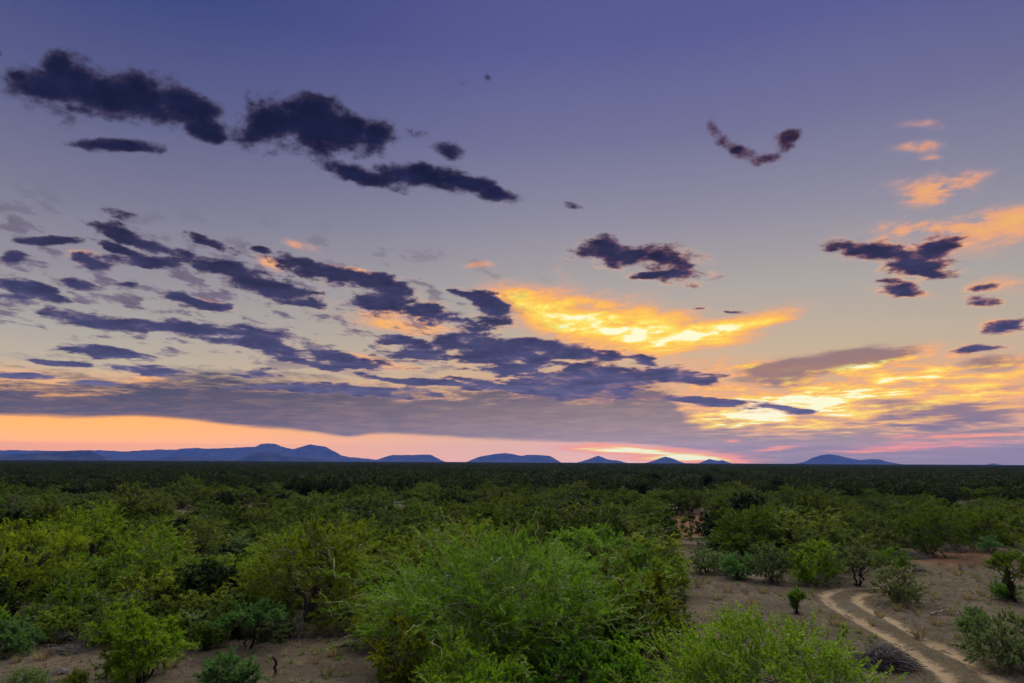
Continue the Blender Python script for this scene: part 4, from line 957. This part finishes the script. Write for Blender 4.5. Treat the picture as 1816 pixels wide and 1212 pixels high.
# dry grass
def grass_mesh(seed, n, hgt, spread):
    rg = np.random.default_rng(seed); a = rg.uniform(0, 2 * math.pi, n); r = spread * 0.3 * np.sqrt(rg.random(n))
    b = np.stack([np.cos(a) * r, np.sin(a) * r, np.full(n, -0.02)], 1); lean = rg.uniform(0.1, 0.75, n)
    L = hgt * rg.uniform(0.5, 1.15, n); tipd = np.stack([np.cos(a) * np.sin(lean), np.sin(a) * np.sin(lean), np.cos(lean)], 1)
    side = np.stack([-np.sin(a), np.cos(a), 0 * a], 1); w = 0.007
    m1 = b + tipd * L[:, None] * 0.55; m1[:, 2] += 0.06 * L; e = b + tipd * L[:, None]
    V = np.stack([b - side * w, b + side * w, m1 + side * w * 0.7, e, m1 - side * w * 0.7], 1)
    f = np.arange(n * 5).reshape(n, 5)
    return mesh('dry_grass_tuft', V.reshape(-1, 3), f, M['straw'], False, {'tint': rg.random(n)})
GM = [grass_mesh(k, 90, 0.42, 0.5) for k in range(3)] + [grass_mesh(9, 40, 0.75, 0.25)]
TUFT = [(1238, 1040), (1256, 1034), (1290, 1048), (1322, 1052), (1352, 1050), (1384, 1056), (1628, 1092), (1662, 1062), (1684, 1090), (1716, 1062), (1742, 1056), (1650, 1016), (1698, 1018), (1722, 1004), (1668, 1000), (1762, 1050),
        (1592, 1082), (1442, 1122), (1408, 1128), (1546, 1108), (1562, 1096), (1480, 1108), (1630, 1130), (1700, 1132), (1660, 1108), (1735, 1030), (1272, 1062), (1338, 1072)]
TUFL = [(580, 1196), (592, 1162), (322, 1168), (302, 1184), (100, 1142), (150, 1124), (210, 1104), (505, 1122), (560, 1176), (330, 1148), (30, 1176), (75, 1170)]
NEAR = [(1256, 'by the bush with pods'), (1345, 'by the sea-green ball bush'), (1425, 'by the upright dark green shrub'), (1490, 'inside the track bend'), (1570, 'below the shrub right of the bend'), (1650, 'by the white fallen branch'), (1710, 'by the pale spiky dead bush'), (1770, 'by the little umbrella tree')]
tcell = {}
for px, py in TUFT + TUFL:
    w = 'on bare earth at lower left' if px < 700 else min((abs(px - a), b) for a, b in NEAR)[1]
    tcell.setdefault(w, []).append((px, py))
k = 0
for w, lst in tcell.items():
    for j, (px, py) in enumerate(sorted(lst)):
        x, y, z = spot(px, py); k += 1
        o = obj('dry_grass_tuft', GM[3] if px in (1628, 1684, 1238) else GM[k % 3], None, (x, y, z), label=nth(j + 1, len(lst), 'pale dry grass tuft', 'dry grass tufts', w), category='grass tuft', group='dry grass tufts on the bare earth')
        o.rotation_euler[2] = k * 1.7; o.scale = (1 + 0.3 * math.sin(k * 2.1),) * 3
# loose dry grass, twigs and clods strewn over the open earth: nobody could count them
rg = np.random.default_rng(12)
def open_ground(n, d0=15, d1=75):
    D = np.sqrt(rg.uniform(d0 ** 2, d1 ** 2, n)); a = np.radians(rg.uniform(-41, 41, n)); x, y = D * np.sin(a), D * np.cos(a)
    m_ = (track_dist(x, y) > 1.35) & (fbm(x / 4, y / 4, 60, 3) > 0.42 + 0.2 * (rg.random(n) - 0.5))
    return x[m_], y[m_]
x, y = open_ground(80000); n = len(x); a = rg.uniform(0, 6.28, n); L = rg.uniform(0.06, 0.34, n) * (0.4 + 1.2 * fbm(x / 2.2, y / 2.2, 71, 2)); z = base_z(x, y)
side = np.stack([-np.sin(a), np.cos(a), 0 * a], 1) * 0.010; up = np.stack([np.cos(a) * 0.5, np.sin(a) * 0.5, 0.2 + 0.8 * rg.random(n)], 1) * L[:, None]; b = np.stack([x, y, z - 0.02], 1)
obj('dry_grass', mesh('dry_grass', np.stack([b - side, b + side, b + up], 1).reshape(-1, 3), np.arange(n * 3).reshape(n, 3), M['straw'], False, {'tint': rg.random(n)}), kind='stuff', label='thin dry grass strewn over the bare earth')
x, y = open_ground(14000); n = len(x); z = base_z(x, y); c = np.stack([x, y, z + 0.015], 1); a = rg.uniform(0, 6.28, n)
d = np.stack([np.cos(a), np.sin(a), rg.normal(0, 0.12, n)], 1) * rg.uniform(0.06, 0.30, n)[:, None]
v, f = tubes(np.stack([c - d, c + d * rg.uniform(-.1, .1, (n, 1)) + np.array([0, 0, 0.02]), c + d], 1), np.full((n, 3), 0.007), 3); B = Bag(); B.add(v, f, rg.random(n).repeat(6))
obj('twig_litter', B.mesh('twig_litter', M['brush']), kind='stuff', label='grey twig litter on the bare earth')
x, y = open_ground(9000, 15, 60); n = len(x); z = base_z(x, y); r = rg.uniform(0.02, 0.075, n); oct_ = np.array([(1, 0, 0), (0, 1, 0), (-1, 0, 0), (0, -1, 0), (0, 0, 0.7)], float)
V = np.stack([x, y, z], 1)[:, None] + (oct_[None] + rg.normal(0, 0.2, (n, 5, 3))) * r[:, None, None]
f = (np.arange(n)[:, None, None] * 5 + np.array([(0, 1, 4), (1, 2, 4), (2, 3, 4), (3, 0, 4)])[None]).reshape(-1, 3)
obj('earth_clods', mesh('earth_clods', V.reshape(-1, 3), f, M['soil'], False, {'red': np.zeros(len(V.reshape(-1, 3)))}), kind='stuff', label='clods and small stones on the bare earth')
# tussocks of short dry grass and low grey herbs spread over the clearings, too many to count
def clumps(name, n, per, hgt, wid, mat, label, d0, d1, px0, px1, py0):
    D = np.sqrt(rg.uniform(d0 ** 2, d1 ** 2, n)); a = np.radians(rg.uniform(-41, 41, n)); x, y = D * np.sin(a), D * np.cos(a)
    P_ = np.array([pix((i, j, 0)) for i, j in zip(x, y)]); m_ = (track_dist(x, y) > 1.3) & (P_[:, 0] > px0) & (P_[:, 0] < px1) & (P_[:, 1] > py0) & (fbm(x / 5, y / 5, 90, 2) + 0.3 * rg.random(n) > 0.55)
    x, y = x[m_], y[m_]; k = np.repeat(np.arange(len(x)), per); nn = len(k); a = rg.uniform(0, 6.28, nn); sz = rg.uniform(0.5, 1.3, len(x))[k]
    b = np.stack([x[k] + np.cos(a) * 0.12 * sz * rg.random(nn), y[k] + np.sin(a) * 0.12 * sz * rg.random(nn), base_z(x, y)[k] - 0.02], 1)
    le = rg.uniform(0.1, 0.9, nn); up = np.stack([np.cos(a) * np.sin(le), np.sin(a) * np.sin(le), np.cos(le)], 1) * (hgt * sz * rg.uniform(0.4, 1.1, nn))[:, None]; side = np.stack([-np.sin(a), np.cos(a), 0 * a], 1) * wid
    obj(name, mesh(name, np.stack([b - side, b + side, b + up], 1).reshape(-1, 3), np.arange(nn * 3).reshape(nn, 3), M[mat], False, {'tint': rg.random(nn)}), kind='stuff', label=label)
clumps('dry_tussocks', 2600, 26, 0.30, 0.010, 'straw', 'short pale grass tussocks dotted over the bare earth', 17, 62, -100, 1900, 985)
clumps('low_herbs', 1300, 40, 0.20, 0.018, 'grey', 'low grey-green herbs dotted over the bare earth', 17, 62, -100, 1900, 985)
# dry weeds along the middle of the track and its edges
n = 5200; k = rg.integers(0, len(TR), n); off = np.where(rg.random(n) < 0.55, rg.normal(0, 0.22, n), np.sign(rg.random(n) - 0.5) * rg.uniform(1.2, 1.7, n)); ok = fbm(TR[k, 0] * 0.9, TR[k, 1] * 0.9, 81, 2) + 0.25 * rg.random(n) > 0.55
k, off = k[ok], off[ok]; n = len(k); x = TR[k, 0] + TN[k, 0] * off; y = TR[k, 1] + TN[k, 1] * off; a = rg.uniform(0, 6.28, n); L = rg.uniform(0.05, 0.24, n)
b = np.stack([x, y, base_z(x, y) - 0.08], 1); side = np.stack([-np.sin(a), np.cos(a), 0 * a], 1) * 0.010; up = np.stack([np.cos(a) * 0.5, np.sin(a) * 0.5, 0.5 + 0.6 * rg.random(n)], 1) * (L[:, None] + 0.08)
obj('track_weeds', mesh('track_weeds', np.stack([b - side, b + side, b + up], 1).reshape(-1, 3), np.arange(n * 3).reshape(n, 3), M['straw'], False, {'tint': rg.random(n)}), kind='stuff', label='dry weeds between and beside the ruts of the track')
# power poles far out on the plain
for (px, py, top, lab) in ((135, 829.5, 813.5, 'far power pole with a crossarm in front of the dark mesa'), (364, 832, 817.5, 'far power pole in front of the long ridge'), (520, 829, 820, 'faint far power pole below the dark foothill')):
    x, y = ground(px, py); H = height_at(x, y, top)
    t = thing('power_pole', lab, 'power pole', (x, y, 0), 0.35)
    v, f = tubes(np.array([[[0, 0, -0.5], [0, 0, H * 0.5], [0, 0, H]]]), np.array([[0.24, 0.20, 0.16]]), 8); B = Bag(); B.add(v, f, 0.1); obj('post', B.mesh('post', M['bark'], True), t)
    B = Bag(); B.add(*box(-1.9, 1.9, -0.22, -0.06, H * 0.86, H * 0.86 + 0.22), 0.1); obj('crossarm', B.mesh('crossarm', M['bark']), t)
    ins = None
    for xx in (-1.7, 0.9, 1.7):
        if ins is None:
            v, f = tubes(np.array([[[0, 0, 0], [0, 0, 0.15], [0, 0, 0.32]]]), np.array([[0.05, 0.11, 0.05]]), 6); B = Bag(); B.add(v, f, 0.6); ins = B.mesh('insulator', M['brush'])
        obj('insulator', ins, t, (xx, -0.14, H * 0.86 + 0.22))

# ------------------------------------------------------------------ haze over the plain
mt = bpy.data.materials.new('evening_haze'); mt.use_nodes = True; nt_ = mt.node_tree; nt_.nodes.clear()
hv = nt_.nodes.new('ShaderNodeVolumePrincipled'); hv.inputs['Color'].default_value = (0.125, 0.25, 0.90, 1); hv.inputs['Density'].default_value = HAZE; hv.inputs['Anisotropy'].default_value = 0.0
ho = nt_.nodes.new('ShaderNodeOutputMaterial'); nt_.links.new(hv.outputs[0], ho.inputs['Volume'])
v, f = box(-16000, 16000, -2000, 15500, -8, 362)
obj('haze', mesh('haze', v, f, mt), kind='stuff', label='thin blue evening haze over the plain')
